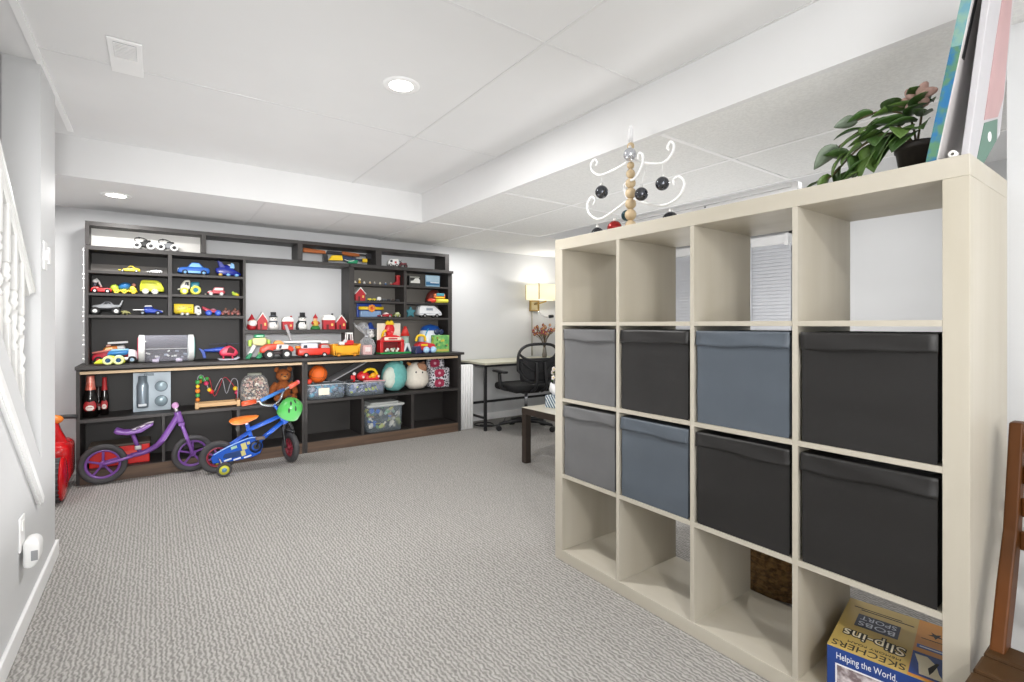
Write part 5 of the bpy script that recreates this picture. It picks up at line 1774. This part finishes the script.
for k in range(5):
    b.cyl((-.062 + k * .031, -.032, .01), (-.062 + k * .031, -.032, .665), .012, WHITE, n=10)
b.done('panel', r)
o = B().tube([(2.85, 4.55, .008), (2.95, 4.45, .008), (3.0, 4.6, .008), (2.88, 4.66, .008), (2.8, 4.56, .008), (2.9, 4.42, .008), (3.1, 4.5, .008), (3.3, 4.72, .01)], .006, COAL, 6, spline=6).done('power_cord')
tag(o, 'tangled black power cord on the floor under the desk', 'cord')

# office chair
r = thing('office_chair', 'black mesh office chair with armrests facing the desk', 'office chair', (3.13, 4.10, 0), -.12)
MESHB = mat('chair_mesh', '#242426', .8, bump=.4, bscale=400)
FAB = mat('chair_fabric', '#161617', .9, bump=.2, bscale=300)
PLB = mat('chair_plastic', '#1b1b1d', .4)
for k in range(5):
    a = 2 * PI * k / 5 + .35
    c, s_ = math.cos(a), math.sin(a)
    b = B().tube([(0, 0, .10), (.14 * c, .14 * s_, .095), (.285 * c, .285 * s_, .07)], [.026, .02, .014], PLB, 10)
    leg = b.done('leg', r)
    b = B()
    for q in (-1, 1):
        t = Vector((-s_, c, 0)) * .016 * q
        p = Vector((.29 * c, .29 * s_, .028))
        b.cyl(p + t - Vector((-s_, c, 0)) * .009, p + t + Vector((-s_, c, 0)) * .009, .028, PLB, n=16, bev=.003)
    b.cyl((.285 * c, .285 * s_, .03), (.285 * c, .285 * s_, .075), .009, PLB, n=8)
    b.done('caster', leg)
b = B().cyl((0, 0, .08), (0, 0, .24), .028, PLB, n=16)
b.cyl((0, 0, .24), (0, 0, .40), .018, CHR, n=14)
b.box((0, 0, .405), (.2, .22, .03), PLB, .008)
b.done('gas_lift', r)
b = B().box((0, .02, .45), (.50, .47, .075), FAB, .034, seg=4)
b.done('seat', r)
# curved back frame with mesh
outline = []
for k in range(36):
    a = 2 * PI * k / 36
    x = .235 * (abs(math.cos(a)) ** .65) * (1 if math.cos(a) >= 0 else -1)
    z = .71 + .19 * (abs(math.sin(a)) ** .6) * (1 if math.sin(a) >= 0 else -1)
    if z < .62:
        x *= .9
    outline.append((x, -.235 - .04 * (1 - (x / .24) ** 2) - .03 * (z - .55), z))
B().tube(outline, .015, PLB, 8, closed=True).done('back_frame', r)
rows = []
for i in range(9):
    v = i / 8
    z = .535 + .225 * v
    hw = .205 + .02 * v
    rows.append([(hw * (2 * j / 10 - 1), -.235 - .04 * (1 - ((2 * j / 10 - 1)) ** 2) - .03 * (z - .55), z) for j in range(11)])
b = B().quadstrip(rows, MESHB)
o = b.done('back_mesh', r)
md = o.modifiers.new('s', 'SOLIDIFY')
md.thickness = .006
b = B().tube([(-.215, -.24, .80), (-.15, -.26, .755), (.0, -.275, .735), (.15, -.26, .755), (.215, -.24, .80)], .013, PLB, 8, spline=4)
b.tube([(-.21, -.25, .735), (-.1, -.275, .65), (0, -.285, .62), (.1, -.275, .65), (.21, -.25, .735)], .008, PLB, 6, spline=4)
b.done('back_brace', r)
for s in (-1, 1):
    B().tube([(s * .06, -.20, .42), (s * .06, -.29, .47), (s * .05, -.295, .62), (s * .05, -.285, .72)], .016, PLB, 8, spline=4).done('back_support', r)
    b = B().tube([(s * .22, .0, .43), (s * .285, .02, .46), (s * .295, .03, .60)], .018, PLB, 10, spline=4)
    b.box((s * .295, .02, .615), (.06, .25, .025), PLB, .011, seg=3)
    b.done('armrest', r)

# wall lamp
BRS = mat('brass', '#b79a5c', .3, .8)
r = thing('wall_lamp', 'lit wall lamp with square cream shade and brass bracket above the desk', 'wall lamp', (3.78, 4.8, 1.32))
b = B()
for (x0, x1, z0, z1) in ((-.07, .07, -.065, -.05), (-.07, .07, .05, .065), (-.07, -.055, -.05, .05), (.055, .07, -.05, .05)):
    bx(x0, x1, -.03, -.001, z0, z1, BRS, b, .002)
bx(-.055, .055, -.012, -.001, -.05, .05, mat('brass_plate', '#d9cba6', .4, .3), b)
b.done('wall_plate', r)
B().tube([(.0, -.02, .02), (.0, -.12, .03), (.02, -.22, .05)], .009, BRS, 8, spline=4).done('arm', r)
SH = bpy.data.materials.new('lamp_shade_fabric')
SH.use_nodes = True
nt = SH.node_tree
nt.nodes.clear()
o_ = nt.nodes.new('ShaderNodeOutputMaterial')
d1 = nt.nodes.new('ShaderNodeBsdfDiffuse')
d1.inputs[0].default_value = lin('#f4f1e6')
d2 = nt.nodes.new('ShaderNodeBsdfTranslucent')
d2.inputs[0].default_value = lin('#f8f4e4')
mx = nt.nodes.new('ShaderNodeMixShader')
mx.inputs[0].default_value = .6
nt.links.new(d1.outputs[0], mx.inputs[1])
nt.links.new(d2.outputs[0], mx.inputs[2])
nt.links.new(mx.outputs[0], o_.inputs[0])
sx0, sx1, sy0, sy1, sz0, sz1 = -.195, .24, -.35, -.10, .065, .245
b = B()
for (x0, x1, y0, y1) in ((sx0, sx1, sy0, sy0 + .003), (sx0, sx1, sy1 - .003, sy1), (sx0, sx0 + .003, sy0, sy1), (sx1 - .003, sx1, sy0, sy1)):
    bx(x0, x1, y0, y1, sz0, sz1, SH, b)
b.done('lamp_shade', r)
b = B()
for (x, y) in ((sx0, sy0), (sx1, sy0), (sx0, sy1), (sx1, sy1)):
    bx(x - .004, x + .004, y - .004, y + .004, sz0, sz1, BRS, b)
b.done('shade_edge', r)
B().ball((.02, -.225, .14), .035, mat('bulb_glow', '#fff6e0', .5, emit='#fff0cf', estr=4), 16).done('bulb', r)
B().tube([(-.03, -.01, -.066), (-.03, -.008, -.4), (-.03, -.008, -.61)], .009, mat('cord_cover', '#a8a49c', .5), 8).done('cord_cover', r)
b = B().tube([(.05, -.02, -.05), (.07, -.06, -.10), (.12, -.09, -.135), (.17, -.10, -.13)], .005, CHR, 8, spline=5)
b.done('gooseneck', r)
B().cyl((.165, -.10, -.13), (.225, -.105, -.125), .02, BLM, n=14, bev=.004).done('reading_light', r)
d = bpy.data.lights.new('wall_lamp_bulb', 'POINT')
d.energy = 6
d.color = (1.0, .97, .92)
d.shadow_soft_size = .035
o = bpy.data.objects.new('wall_lamp_bulb', d)
COL.objects.link(o)
o.location = (3.80, 4.575, 1.51)

# dried flowers on the desk, flowers on the side table
FLR = mat('flower_red', '#a23a36', .7, hex2='#c8685a', nscale=30)


def bouquet(label, loc, n, spread, h, vh, cols, leaf, seed, name='flower_vase'):
    r = thing(name, label, 'flowers', loc)
    B().lathe([(0, 0), (.026, 0), (.03, .03), (.022, vh * .7), (.017, vh), (.014, vh), (.018, vh * .7), (0, .01)], mat('vase_glaze', '#6f6a62', .25), 18).done('vase', r)
    rng = random.Random(seed)
    st, lv = B(), B()
    for k in range(n):
        a, q = rng.uniform(0, 2 * PI), spread * math.sqrt(rng.random())
        p = Vector((q * math.cos(a), q * math.sin(a), h * rng.uniform(.72, 1) - .1 * q))
        st.tube([(0, 0, vh * .6), (p.x * .3, p.y * .3, vh + (p.z - vh) * .5), p], .0022, mat('stem_brown', '#5a4a36', .8), 5, spline=3)
        b = B()
        m = rng.choice(cols)
        for j in range(5):
            an = 2 * PI * j / 5
            b.ball((p.x + .011 * math.cos(an), p.y - .004, p.z + .011 * math.sin(an)), (.010, .006, .010), m, 8)
        b.ball((p.x, p.y - .008, p.z), .006, YL, 6)
        b.done('blossom', r)
        lv.ball((p.x * .8 + rng.uniform(-.02, .02), p.y * .8, p.z * .9), (.016, .004, .009), leaf, 8, rot=(0, rng.uniform(-1, 1), rng.uniform(-1, 1)))
    st.done('stems', r)
    lv.done('leaves', r)


bouquet('spray of dried red flowers in a slim vase on the desk below the wall lamp', (3.79, 4.60, .698), 36, .15, .40, .12, [FLR, pl('#a8525a', .7), pl('#8a3a40', .7), pl('#b98a78', .7)], mat('leaf_olive', '#7a6a4a', .8), 61)

# side table with tissue box
r = thing('side_table', 'low square side table with pale top and dark legs behind the cube shelf', 'side table', (2.64, 2.87, 0))
ESP = mat('espresso_wood', '#3b3028', .45, hex2='#2f2620', nscale=6, stretch=(1, 1, .2))
bx(-.28, .28, -.28, .28, .434, .438, mat('table_top_pale', '#d8d3c4', .3, var=.02), None, .001).done('tabletop', r)
bx(-.28, .28, -.28, .28, .385, .434, ESP, None, .002).done('frame', r)
for x in (-.253, .253):
    for y in (-.253, .253):
        bx(x - .026, x + .026, y - .026, y + .026, 0, .385, ESP, None, .002).done('leg', r)


def chevron():
    m = bpy.data.materials.new('tissue_chevron')
    m.use_nodes = True
    nt = m.node_tree
    p = nt.nodes['Principled BSDF']
    tc = nt.nodes.new('ShaderNodeTexCoord')
    mp = nt.nodes.new('ShaderNodeMapping')
    mp.inputs['Rotation'].default_value = (0, .8, .8)
    w = nt.nodes.new('ShaderNodeTexWave')
    w.inputs['Scale'].default_value = 16
    w.inputs['Distortion'].default_value = 1.5
    rp = nt.nodes.new('ShaderNodeValToRGB')
    rp.color_ramp.interpolation = 'CONSTANT'
    rp.color_ramp.elements[0].color = lin('#3d5f7c')
    rp.color_ramp.elements[1].position = .5
    rp.color_ramp.elements[1].color = lin('#dfe6ea')
    nt.links.new(tc.outputs['Object'], mp.inputs[0])
    nt.links.new(mp.outputs[0], w.inputs[0])
    nt.links.new(w.outputs[1], rp.inputs[0])
    nt.links.new(rp.outputs[0], p.inputs['Base Color'])
    return m


r = thing('tissue_box', 'blue and white chevron tissue box with a tissue pulled up on the side table', 'tissue box', (2.575, 2.985, .438), .2)
bx(-.06, .06, -.06, .06, 0, .095, chevron(), None, .003).done('carton', r)
rows = []
for i in range(7):
    u = i / 6
    rows.append([((.02 + .045 * math.sin(u * 2.6)) * math.cos(a) * (1 + .25 * math.sin(3 * a + i)), (.012 + .03 * math.sin(u * 2.6)) * math.sin(a) * (1 + .25 * math.sin(4 * a)), .093 + .1 * u + .012 * math.sin(3 * a)) for a in [2 * PI * k / 18 for k in range(18)]])
B().quadstrip(rows, mat('tissue', '#f0f0f2', .8), True, True).done('tissue', r)
bouquet('small vase with red and white flowers behind the tissue box on the side table', (2.69, 3.095, .438), 14, .07, .30, .13, [pl('#b8323c', .6), pl('#efe6e2', .6)], mat('leaf_green', '#4d6a42', .7), 63)

# seagrass basket behind the shelf
r = thing('woven_basket', 'brown woven basket standing on the floor behind the bottom row of the cube shelf', 'basket', (2.16, 1.04, 0))
WV = mat('seagrass', '#8a6a40', .85, hex2='#5f4526', nscale=48, bump=1.0, bscale=90, contrast=(.4, .6))
b = B()
for k in range(16):
    rr = .165 + .02 * math.sin(PI * k / 15)
    b.tube([(rr * math.cos(a), rr * math.sin(a) * 1.1, .012 + k * .0215) for a in [2 * PI * j / 40 for j in range(40)]], .0125, WV, 6, closed=True)
b.lathe([(0, .004), (.165, .004), (.165, .012), (0, .012)], WV, 24)
b.done('body', r)
for s in (-1, 1):
    B().tube([(-.05, s * .185, .33), (-.04, s * .19, .39), (.04, s * .19, .39), (.05, s * .185, .33)], .01, WV, 6, spline=4).done('handle', r)

# ------------------------------------------------------------------ on top of the cube shelf
ZT = 1.49
r = thing('ornament_tree', 'wooden bead ornament tree with white curled wire arms on the cube shelf', 'ornament tree', (1.72, 1.485, ZT))
WB = mat('wood_bead', '#c9b696', .5, hex2='#b9a27e', nscale=14, stretch=(1, 1, .3))
WW = mat('white_wire', '#eeeeee', .35, var=.01)
B().lathe([(0, 0), (.03, 0), (.032, .004), (.026, .01), (.012, .016), (0, .016)], WW, 28).done('base', r)
B().cyl((0, 0, .015), (0, 0, .44), .005, WW, n=8).done('rod', r)
for z, q in ((.042, .026), (.092, .0255), (.141, .0245), (.188, .024), (.233, .0225), (.275, .02), (.312, .0165), (.398, .0165)):
    B().ball((0, 0, z), (q, q, q * 1.03), WB, 18).done('bead', r)
B().lathe([(0, .02), (.012, .02), (.011, .075), (.004, .09), (0, .092)], clear('frosted_tip', '#f2f2f4', .55, .2), 14, Matrix.Translation((0, 0, .40))).done('tip', r)


def arm(pts):
    B().tube(pts, [.0055] * (len(pts) - 2) + [.005, .004], WW, 8, spline=6).done('wire_arm', r)


z_ = lambda z: z - ZT
arm([(0, .02, z_(1.822)), (0, .10, z_(1.808)), (0, .19, z_(1.806)), (0, .24, z_(1.84)), (0, .245, z_(1.875)), (0, .22, z_(1.888)), (0, .205, z_(1.87)), (0, .215, z_(1.857))])
arm([(0, -.02, z_(1.822)), (0, -.09, z_(1.79)), (0, -.17, z_(1.768)), (0, -.215, z_(1.79)), (0, -.228, z_(1.825)), (0, -.21, z_(1.845)), (0, -.195, z_(1.825)), (0, -.205, z_(1.812))])
arm([(0, .02, z_(1.65)), (0, .10, z_(1.618)), (0, .19, z_(1.596)), (0, .255, z_(1.63)), (0, .272, z_(1.68)), (0, .245, z_(1.712)), (0, .22, z_(1.695)), (0, .232, z_(1.672))])
arm([(0, -.02, z_(1.65)), (0, -.09, z_(1.616)), (0, -.18, z_(1.59)), (0, -.25, z_(1.61)), (0, -.277, z_(1.655)), (0, -.255, z_(1.69)), (0, -.225, z_(1.685)), (0, -.228, z_(1.66))])
arm([(-.015, -.015, z_(1.73)), (-.035, -.06, z_(1.728)), (-.05, -.105, z_(1.765)), (-.05, -.11, z_(1.805)), (-.045, -.085, z_(1.825)), (-.04, -.075, z_(1.80))])
arm([(.02, .015, z_(1.67)), (.05, .05, z_(1.66)), (.07, .085, z_(1.69)), (.07, .10, z_(1.74)), (.06, .08, z_(1.75)), (.055, .075, z_(1.71))])
GRYB = mat('ornament_grey', '#55575c', .07, .92)


def bauble(label, loc, q, m, hook=None):
    r = thing('bauble', label, 'ornament ball', loc, 0, 'glass ornaments on the wire tree')
    B().ball((0, 0, 0), q, m, 22).done('glass_ball', r)
    b = B().cyl((0, 0, q * .93), (0, 0, q * 1.25), q * .24, mat('bauble_cap', '#e4e4e2', .3, .5), n=12)
    b.tube([(q * .16 * math.cos(a), 0, q * 1.34 + q * .16 * math.sin(a)) for a in [2 * PI * k / 8 for k in range(8)]], q * .04, mat('bauble_cap'), 5, closed=True)
    b.done('cap', r)
    if hook:
        B().tube([(0, 0, q * 1.45), Vector(hook) - Vector(loc)], .0012, WW, 6).done('hanger', r)


bauble('dark grey glass bauble hanging left of the ornament tree at mid height', (1.72, 1.662, 1.722), .031, GRYB, (1.72, 1.662, 1.795))
bauble('dark grey glass bauble hanging right of the ornament tree at mid height', (1.72, 1.315, 1.682), .0285, GRYB, (1.72, 1.315, 1.762))
bauble('dark grey glass bauble close beside the wooden beads on their right', (1.68, 1.392, 1.648), .0285, GRYB, (1.7175, 1.395, 1.776))
bauble('small teal glass bauble low behind the wooden beads', (1.78, 1.56, 1.60), .026, mat('ornament_teal', '#3d5c62', .12, .5))
bauble('dark bauble resting on the shelf top left of the ornament tree', (1.70, 1.67, 1.49 + .0315), .031, mat('ornament_dark', '#45464a', .07, .92))
bauble('dark bauble resting on the shelf top right of the ornament tree', (1.72, 1.275, 1.49 + .0335), .033, mat('ornament_dark'))
bauble('red glass bauble resting at the foot of the ornament tree', (1.665, 1.53, 1.49 + .0335), .033, mat('ornament_red', '#8e1a18', .12, .4))
bauble('clear silver bauble near the top of the wooden beads', (1.68, 1.455, 1.835), .028, mat('ornament_silver', '#c9cbd0', .1, .8))

# potted plant
r = thing('potted_plant', 'trailing green leafy plant in a black pot on the cube shelf', 'plant', (1.665, .447, ZT))
POT = mat('pot_black', '#27221f', .45)
B().lathe([(0, 0), (.036, 0), (.046, .07), (.049, .07), (.05, .088), (.044, .088), (.04, .075), (0, .075)], POT, 26).done('pot', r)
B().lathe([(0, .078), (.043, .078)], mat('soil', '#2e241c', .95, bump=.5), 20).done('soil', r)
LF = mat('leaf_dark', '#3c5a24', .45, hex2='#2a431b', nscale=14)
LF2 = mat('leaf_mid', '#5a7636', .45, hex2='#466128', nscale=14)
LF3 = mat('leaf_grey', '#7d8a78', .5, hex2='#687564', nscale=14)


def leaf(parent, base, d, size, m, roll=0.0, droop=.35):
    d = Vector(d).normalized()
    side = d.cross(Vector((0, 0, 1)))
    side = side.normalized() if side.length > .01 else Vector((1, 0, 0))
    up = side.cross(d).normalized()
    q = Matrix.Rotation(roll, 3, d)
    side, up = q @ side, q @ up
    rows = []
    for i in range(8):
        u = i / 7
        w = size * .36 * (math.sin(PI * min(1, u * .92 + .06)) ** .75) * (1.15 - .45 * u)
        if u == 1:
            w = .0004
        c = Vector(base) + d * size * u - up * size * droop * u * u
        row = [c + side * w * s + up * abs(s) * w * .35 for s in (-1, -.5, 0, .5, 1)]
        rows.append([Vector((max(v.x, -.13), max(v.y, -.035), max(v.z, .004))) for v in row])
    o = B().quadstrip(rows, m).done('leaf', parent)
    md = o.modifiers.new('s', 'SOLIDIFY')
    md.thickness = .0012


rng = random.Random(15)
stems = [[(0, 0, .08), (-.02, .05, .13), (-.03, .12, .11), (-.03, .19, .05), (-.03, .225, .03)],
         [(0, 0, .08), (0, .05, .16), (-.01, .12, .165), (-.02, .18, .13)],
         [(0, 0, .08), (.01, .02, .17), (0, .08, .205), (0, .14, .20)],
         [(0, 0, .08), (-.03, .03, .11), (-.05, .08, .08), (-.06, .11, .03)],
         [(0, 0, .08), (.0, -.01, .16), (.01, -.01, .20)],
         [(0, 0, .08), (.02, .04, .13), (.03, .10, .12), (.03, .16, .06)]]
for si, s in enumerate(stems):
    o = B().tube(s, .0028, mat('stem_green', '#5d5138', .7), 6, spline=5).done('stem', r)
for (b0, d, sz, m, ro) in (
        ((-.03, .20, .05), (-.1, .5, -.75), .075, LF2, .3), ((-.03, .215, .035), (.1, .9, .1), .06, LF, -.4), ((-.03, .17, .07), (-.3, .2, -.9), .07, LF, .2), ((-.02, .15, .09), (-.2, .8, .5), .065, LF, .6),
        ((-.015, .12, .165), (-.2, .9, .15), .07, LF, -.3), ((-.02, .18, .13), (.0, .8, -.35), .08, LF3, .5), ((-.01, .09, .17), (-.6, .2, -.1), .07, LF2, .2), ((0, .05, .16), (-.7, .2, .2), .075, LF, -.2),
        ((0, .14, .20), (.0, 1, .1), .055, LF3, .9), ((0, .10, .205), (-.2, .7, .1), .06, LF, .3), ((0, .06, .195), (-.5, -.2, .3), .07, LF, .0), ((.01, .02, .17), (-.5, -.5, .3), .08, LF, .2),
        ((-.05, .08, .08), (-.5, .3, -.5), .085, LF2, .1), ((-.06, .11, .03), (-.3, .6, -.2), .075, LF2, -.2), ((-.03, .05, .12), (-.7, .3, -.5), .085, LF, .1), ((-.03, .03, .11), (-.5, .6, -.6), .08, LF, -.3),
        ((0, -.01, .16), (-.6, -.4, .1), .085, LF, .0), ((.01, -.01, .20), (-.5, .1, .4), .07, LF, .2), ((.01, -.01, .19), (-.2, -.9, .3), .07, LF, .4), ((0, 0, .13), (-.8, -.3, .0), .09, LF, .3),
        ((.03, .10, .12), (.1, .7, -.3), .08, LF, .1), ((.03, .16, .06), (.1, .8, -.4), .08, LF2, .0), ((.02, .05, .13), (-.3, .8, .2), .08, LF2, -.2), ((-.03, .12, .11), (-.6, .4, -.3), .08, LF2, .3), ((-.03, .14, .09), (-.4, -.3, -.7), .075, LF, -.3),
        ((.0, .03, .15), (-.6, .5, .3), .08, LF, .2), ((.01, .0, .18), (-.4, .5, .5), .07, LF2, .0), ((-.02, .07, .13), (-.8, .0, -.2), .08, LF, .15), ((-.01, .03, .14), (-.7, -.2, -.2), .08, LF2, -.1),
        ((-.02, .04, .11), (-.7, .5, -.55), .095, LF2, .1), ((-.01, .01, .12), (-.9, .2, -.35), .09, LF, -.2), ((-.03, .09, .11), (-.6, -.1, -.75), .09, LF2, .2), ((.0, .05, .17), (-.3, .9, -.1), .085, LF, .1), ((-.02, .11, .15), (-.5, .7, -.2), .075, LF2, -.2),
        ((.01, .02, .19), (-.2, .8, .3), .08, LF2, .2), ((0, -.01, .18), (-.7, -.1, .4), .075, LF, .3), ((-.03, .16, .10), (-.4, .5, -.6), .07, LF2, .1), ((-.04, .10, .06), (-.4, .8, -.3), .08, LF, .0), ((.0, .0, .15), (-.3, .6, .1), .09, LF, -.1), ((.02, .08, .14), (-.4, .8, .1), .085, LF2, .2)):
    leaf(r, b0, d, sz, m, ro)
b = B()
PK = mat('faded_pink', '#b8978c', .7)
for a in range(6):
    an = a * PI / 3
    b.ball((-.02 + .012 * math.cos(an * 1.1), -.005 + .028 * math.cos(an), .208 + .016 * math.sin(an)), (.012, .02, .012), PK, 8, rot=(an, 0, 0))
b.done('flower', r)

# upright boxed board game and picture book leaning on the wall
r = thing('game_box', 'tall thin box with blue green patterned spine leaning beside the plant', 'box', (1.545, .3975, ZT), 0, rot=(math.radians(10.2), 0, 0))
BOXW = mat('box_white', '#cbc7c6', .5, var=.03)
b = bx(.0, .23, -.022, .0, .0, .46, BOXW, None, .001)
b.done('box', r)
SPB = mat('spine_pattern', '#236593', .45, hex2='#4f7a5e', nscale=34, contrast=(.42, .58))
SPT = mat('spine_pattern_pale', '#5f8f9c', .45, hex2='#7a9c8e', nscale=34, contrast=(.42, .58))
bx(-.0015, .0005, -.0205, .0, .002, .27, SPB).done('spine', r)
bx(-.0015, .0005, -.0205, .0, .27, .458, SPT).done('spine_top', r)
bx(.012, .03, -.0235, -.0215, .245, .385, COAL).done('black_label', r)
r = thing('picture_book', 'white picture book with pink and green cover at the shelf end against the wall', 'book', (1.545, .3315, ZT), 0, rot=(math.radians(6.0), 0, 0))
PAG = mat('book_white', '#b4b2b5', .5, var=.02)
outl = [(0, .0), (.13, .0), (.25, .10), (.24, .2), (.195, .46), (.0, .46)]
B().prism(outl, -.014, .0, PAG, .002).done('pages', r)
b = B().prism([(.085, .10), (.20, .135), (.228, .19), (.175, .44), (.10, .44), (.09, .30)], -.0152, -.0138, mat('cover_pink', '#b08e8e', .5), .0)
b.done('pink_panel', r)
b = B().prism([(.07, .004), (.128, .004), (.22, .082), (.20, .13), (.09, .095)], -.0152, -.0138, mat('cover_green', '#4f7364', .5), .0)
b.ball((.15, -.0152, .075), (.018, .001, .012), WHITE, 12)
b.done('green_panel', r)
r = thing('paper_roll', 'small white paper roll lying on the shelf top in front of the patterned box', 'roll', (1.537, .345, ZT + .0085))
B().lathe([(.004, -.02), (.0085, -.02), (.0085, .02), (.004, .02), (.004, -.02)], mat('paper_white', '#eceae6', .6), 20, Matrix.Rotation(PI / 2, 4, 'Y') @ Matrix.Translation((0, 0, .02))).done('roll', r)

# ------------------------------------------------------------------ shoe box in the bottom right square
r = thing('shoe_box', 'gold and navy shoe box with upside down lettering on the bottom shelf', 'shoe box', (1.727, .5245, .0505), .18)
GLD, NVY = mat('shoebox_gold', '#b99f58', .5, var=.04), mat('shoebox_navy', '#1d3f86', .45)
ORN = mat('shoebox_orange', '#c8862a', .5, var=.05)
BXL, BXW, BXH = .325, .25, .14
GC = .035      # middle of the gold part
hx, hy = BXL / 2, BXW / 2
b = bx(-hx, hx, -hy, hy, 0, BXH, GLD, None, .001)
b.done('carton', r)
INK = mat('print_ink', '#1f1d1a', .6)
b = bx(-hx - .001, -hx + .0005, -hy, hy, .001, BXH - .003, NVY)
b.text('Helping the World.', .026, (-hx - .0012, GC, BXH - .032), (0, -1, 0), (0, 0, 1), WHITE, .0003, .135)
bx(-hx - .0016, -hx + .0005, -.06, .105, .012, BXH - .045, WHITE, b)
bx(-hx - .002, -hx + .0005, -.056, .101, .016, BXH - .049, mat('photo_brown', '#7a6a6c', .5, hex2='#d8cfd0', nscale=40, contrast=(.4, .6)), b)
b.done('front_print', r)
Z = BXH
b = bx(-hx, hx, -hy, -hy + .072, Z - .001, Z + .0003, ORN)
b.text('SKECHERS', .042, (-hx + .038, GC, Z + .0002), (0, 1, 0), (-1, 0, 0), INK, .0003, .165)
b.text('MEMORY FOAM', .015, (-hx + .058, GC - .01, Z + .0002), (0, 1, 0), (-1, 0, 0), INK, .0003, .12)
b.text('Slip-ins', .064, (-hx + .118, GC - .003, Z + .0002), (0, 1, 0), (-1, 0, 0), INK, .0003, .148, .0045)
b.text('Slip-ins', .064, (-hx + .118, GC - .003, Z + .0007), (0, 1, 0), (-1, 0, 0), mat('print_cream', '#e4dcc2', .6), .0003, .142)
bx(-hx + .155, -hx + .235, GC - .052, GC + .052, Z + .0001, Z + .0006, mat('print_navy', '#1d2540', .5), b)
b.text('BOBS', .036, (-hx + .190, GC, Z + .0008), (0, 1, 0), (-1, 0, 0), mat('print_pale', '#c9cfdc', .5), .0003, .088)
b.text('SPORT', .034, (-hx + .225, GC, Z + .0008), (0, 1, 0), (-1, 0, 0), mat('print_pale'), .0003, .088)
bx(-hx + .262, -hx + .267, GC - .08, GC + .05, Z + .0001, Z + .0004, INK, b)
bx(-hx + .274, -hx + .278, GC - .05, GC + .07, Z + .0001, Z + .0004, INK, b)


def flat(pts, z, m):
    """an outline lying on the lid"""
    t = bmesh.new()
    t.faces.new([t.verts.new((x, y, z)) for x, y in pts])
    b._add(t, m)


flat([(-hx + .01, -hy + .071), (-hx + .01, -hy), (-hx + .13, -hy), (-hx + .13, -hy + .071)], Z + .0005, NVY)
flat([(-hx + .02, -hy + .05), (-hx + .07, -hy + .055), (-hx + .115, -hy + .066), (-hx + .118, -hy + .04), (-hx + .09, -hy + .02), (-hx + .05, -hy + .012), (-hx + .02, -hy + .0)], Z + .0008, mat('print_cream'))
flat([(-hx + .03, -hy + .03), (-hx + .06, -hy + .035), (-hx + .10, -hy + .02), (-hx + .10, -hy + .014), (-hx + .05, -hy + .024)], Z + .0011, INK)
bx(-hx + .155, -hx + .175, -hy + .0, -hy + .066, Z + .0003, Z + .0006, NVY, b)
bx(-hx + .162, -hx + .168, -hy + .006, -hy + .06, Z + .0006, Z + .0009, mat('print_pale'), b)
bx(-hx + .215, -hx + .218, -hy + .0, -hy + .06, Z + .0003, Z + .0006, INK, b)
flat([(-hx + .25 + (.02 if k % 2 else .008) * math.cos(k * .628), -hy + .03 + (.02 if k % 2 else .008) * math.sin(k * .628)) for k in range(10)], Z + .0006, INK)
b.done('lid_print', r)
bx(-hx + .001, hx - .001, -hy - .0008, -hy + .0005, .001, BXH - .001, ORN).done('side_print', r)
bx(-.06, .0, hy - .0005, hy + .001, BXH - .045, BXH - .03, INK).done('hand_hole', r)

# ------------------------------------------------------------------ wooden chair by the shelf end
r = thing('wooden_chair', 'brown slatted wooden chair standing beside the end of the cube shelf', 'chair', (1.44, .085, 0))
OAK = mat('oiled_wood', '#5c330f', .5, hex2='#45270c', nscale=7, stretch=(1, 1, .25), spec=.2)
SEATW = mat('seat_wood', '#47311a', .45, hex2='#3a2714', nscale=7, stretch=(.3, 1, 1), spec=.2)


def slab(pts, y0, y1, m):
    b = B().prism(pts, y0, y1, m, .004)
    return b


for s in (-1, 1):
    y = s * .182
    slab([(.15, 0), (.19, 0), (.155, .30), (.155, .36), (.22, .47), (.278, .60), (.338, .85), (.290, .85), (.222, .60), (.155, .49), (.09, .36), (.09, .30)], y - .013, y + .013, OAK).done('back_post', r)
    slab([(-.12, 0), (-.155, 0), (-.15, .335), (-.115, .335)], y - .013, y + .013, OAK).done('front_leg', r)
    slab([(-.15, .30), (-.15, .335), (.17, .335), (.17, .30)], y - .012, y + .012, OAK).done('seat_rail', r)
for k in range(4):
    z = .80 - k * .075
    x = .305 - .0185 * k
    bx(x - .008, x + .008, -.169, .169, z - .022, z + .022, OAK, None, .003).done('back_slat', r)
for k in range(4):
    x0 = -.20 + k * .088
    bx(x0, x0 + .078, -.2, .2, .336, .36, SEATW, None, .006).done('seat_slat', r)
bx(-.145, -.125, -.17, .17, .14, .17, OAK, None, .003).done('stretcher', r)
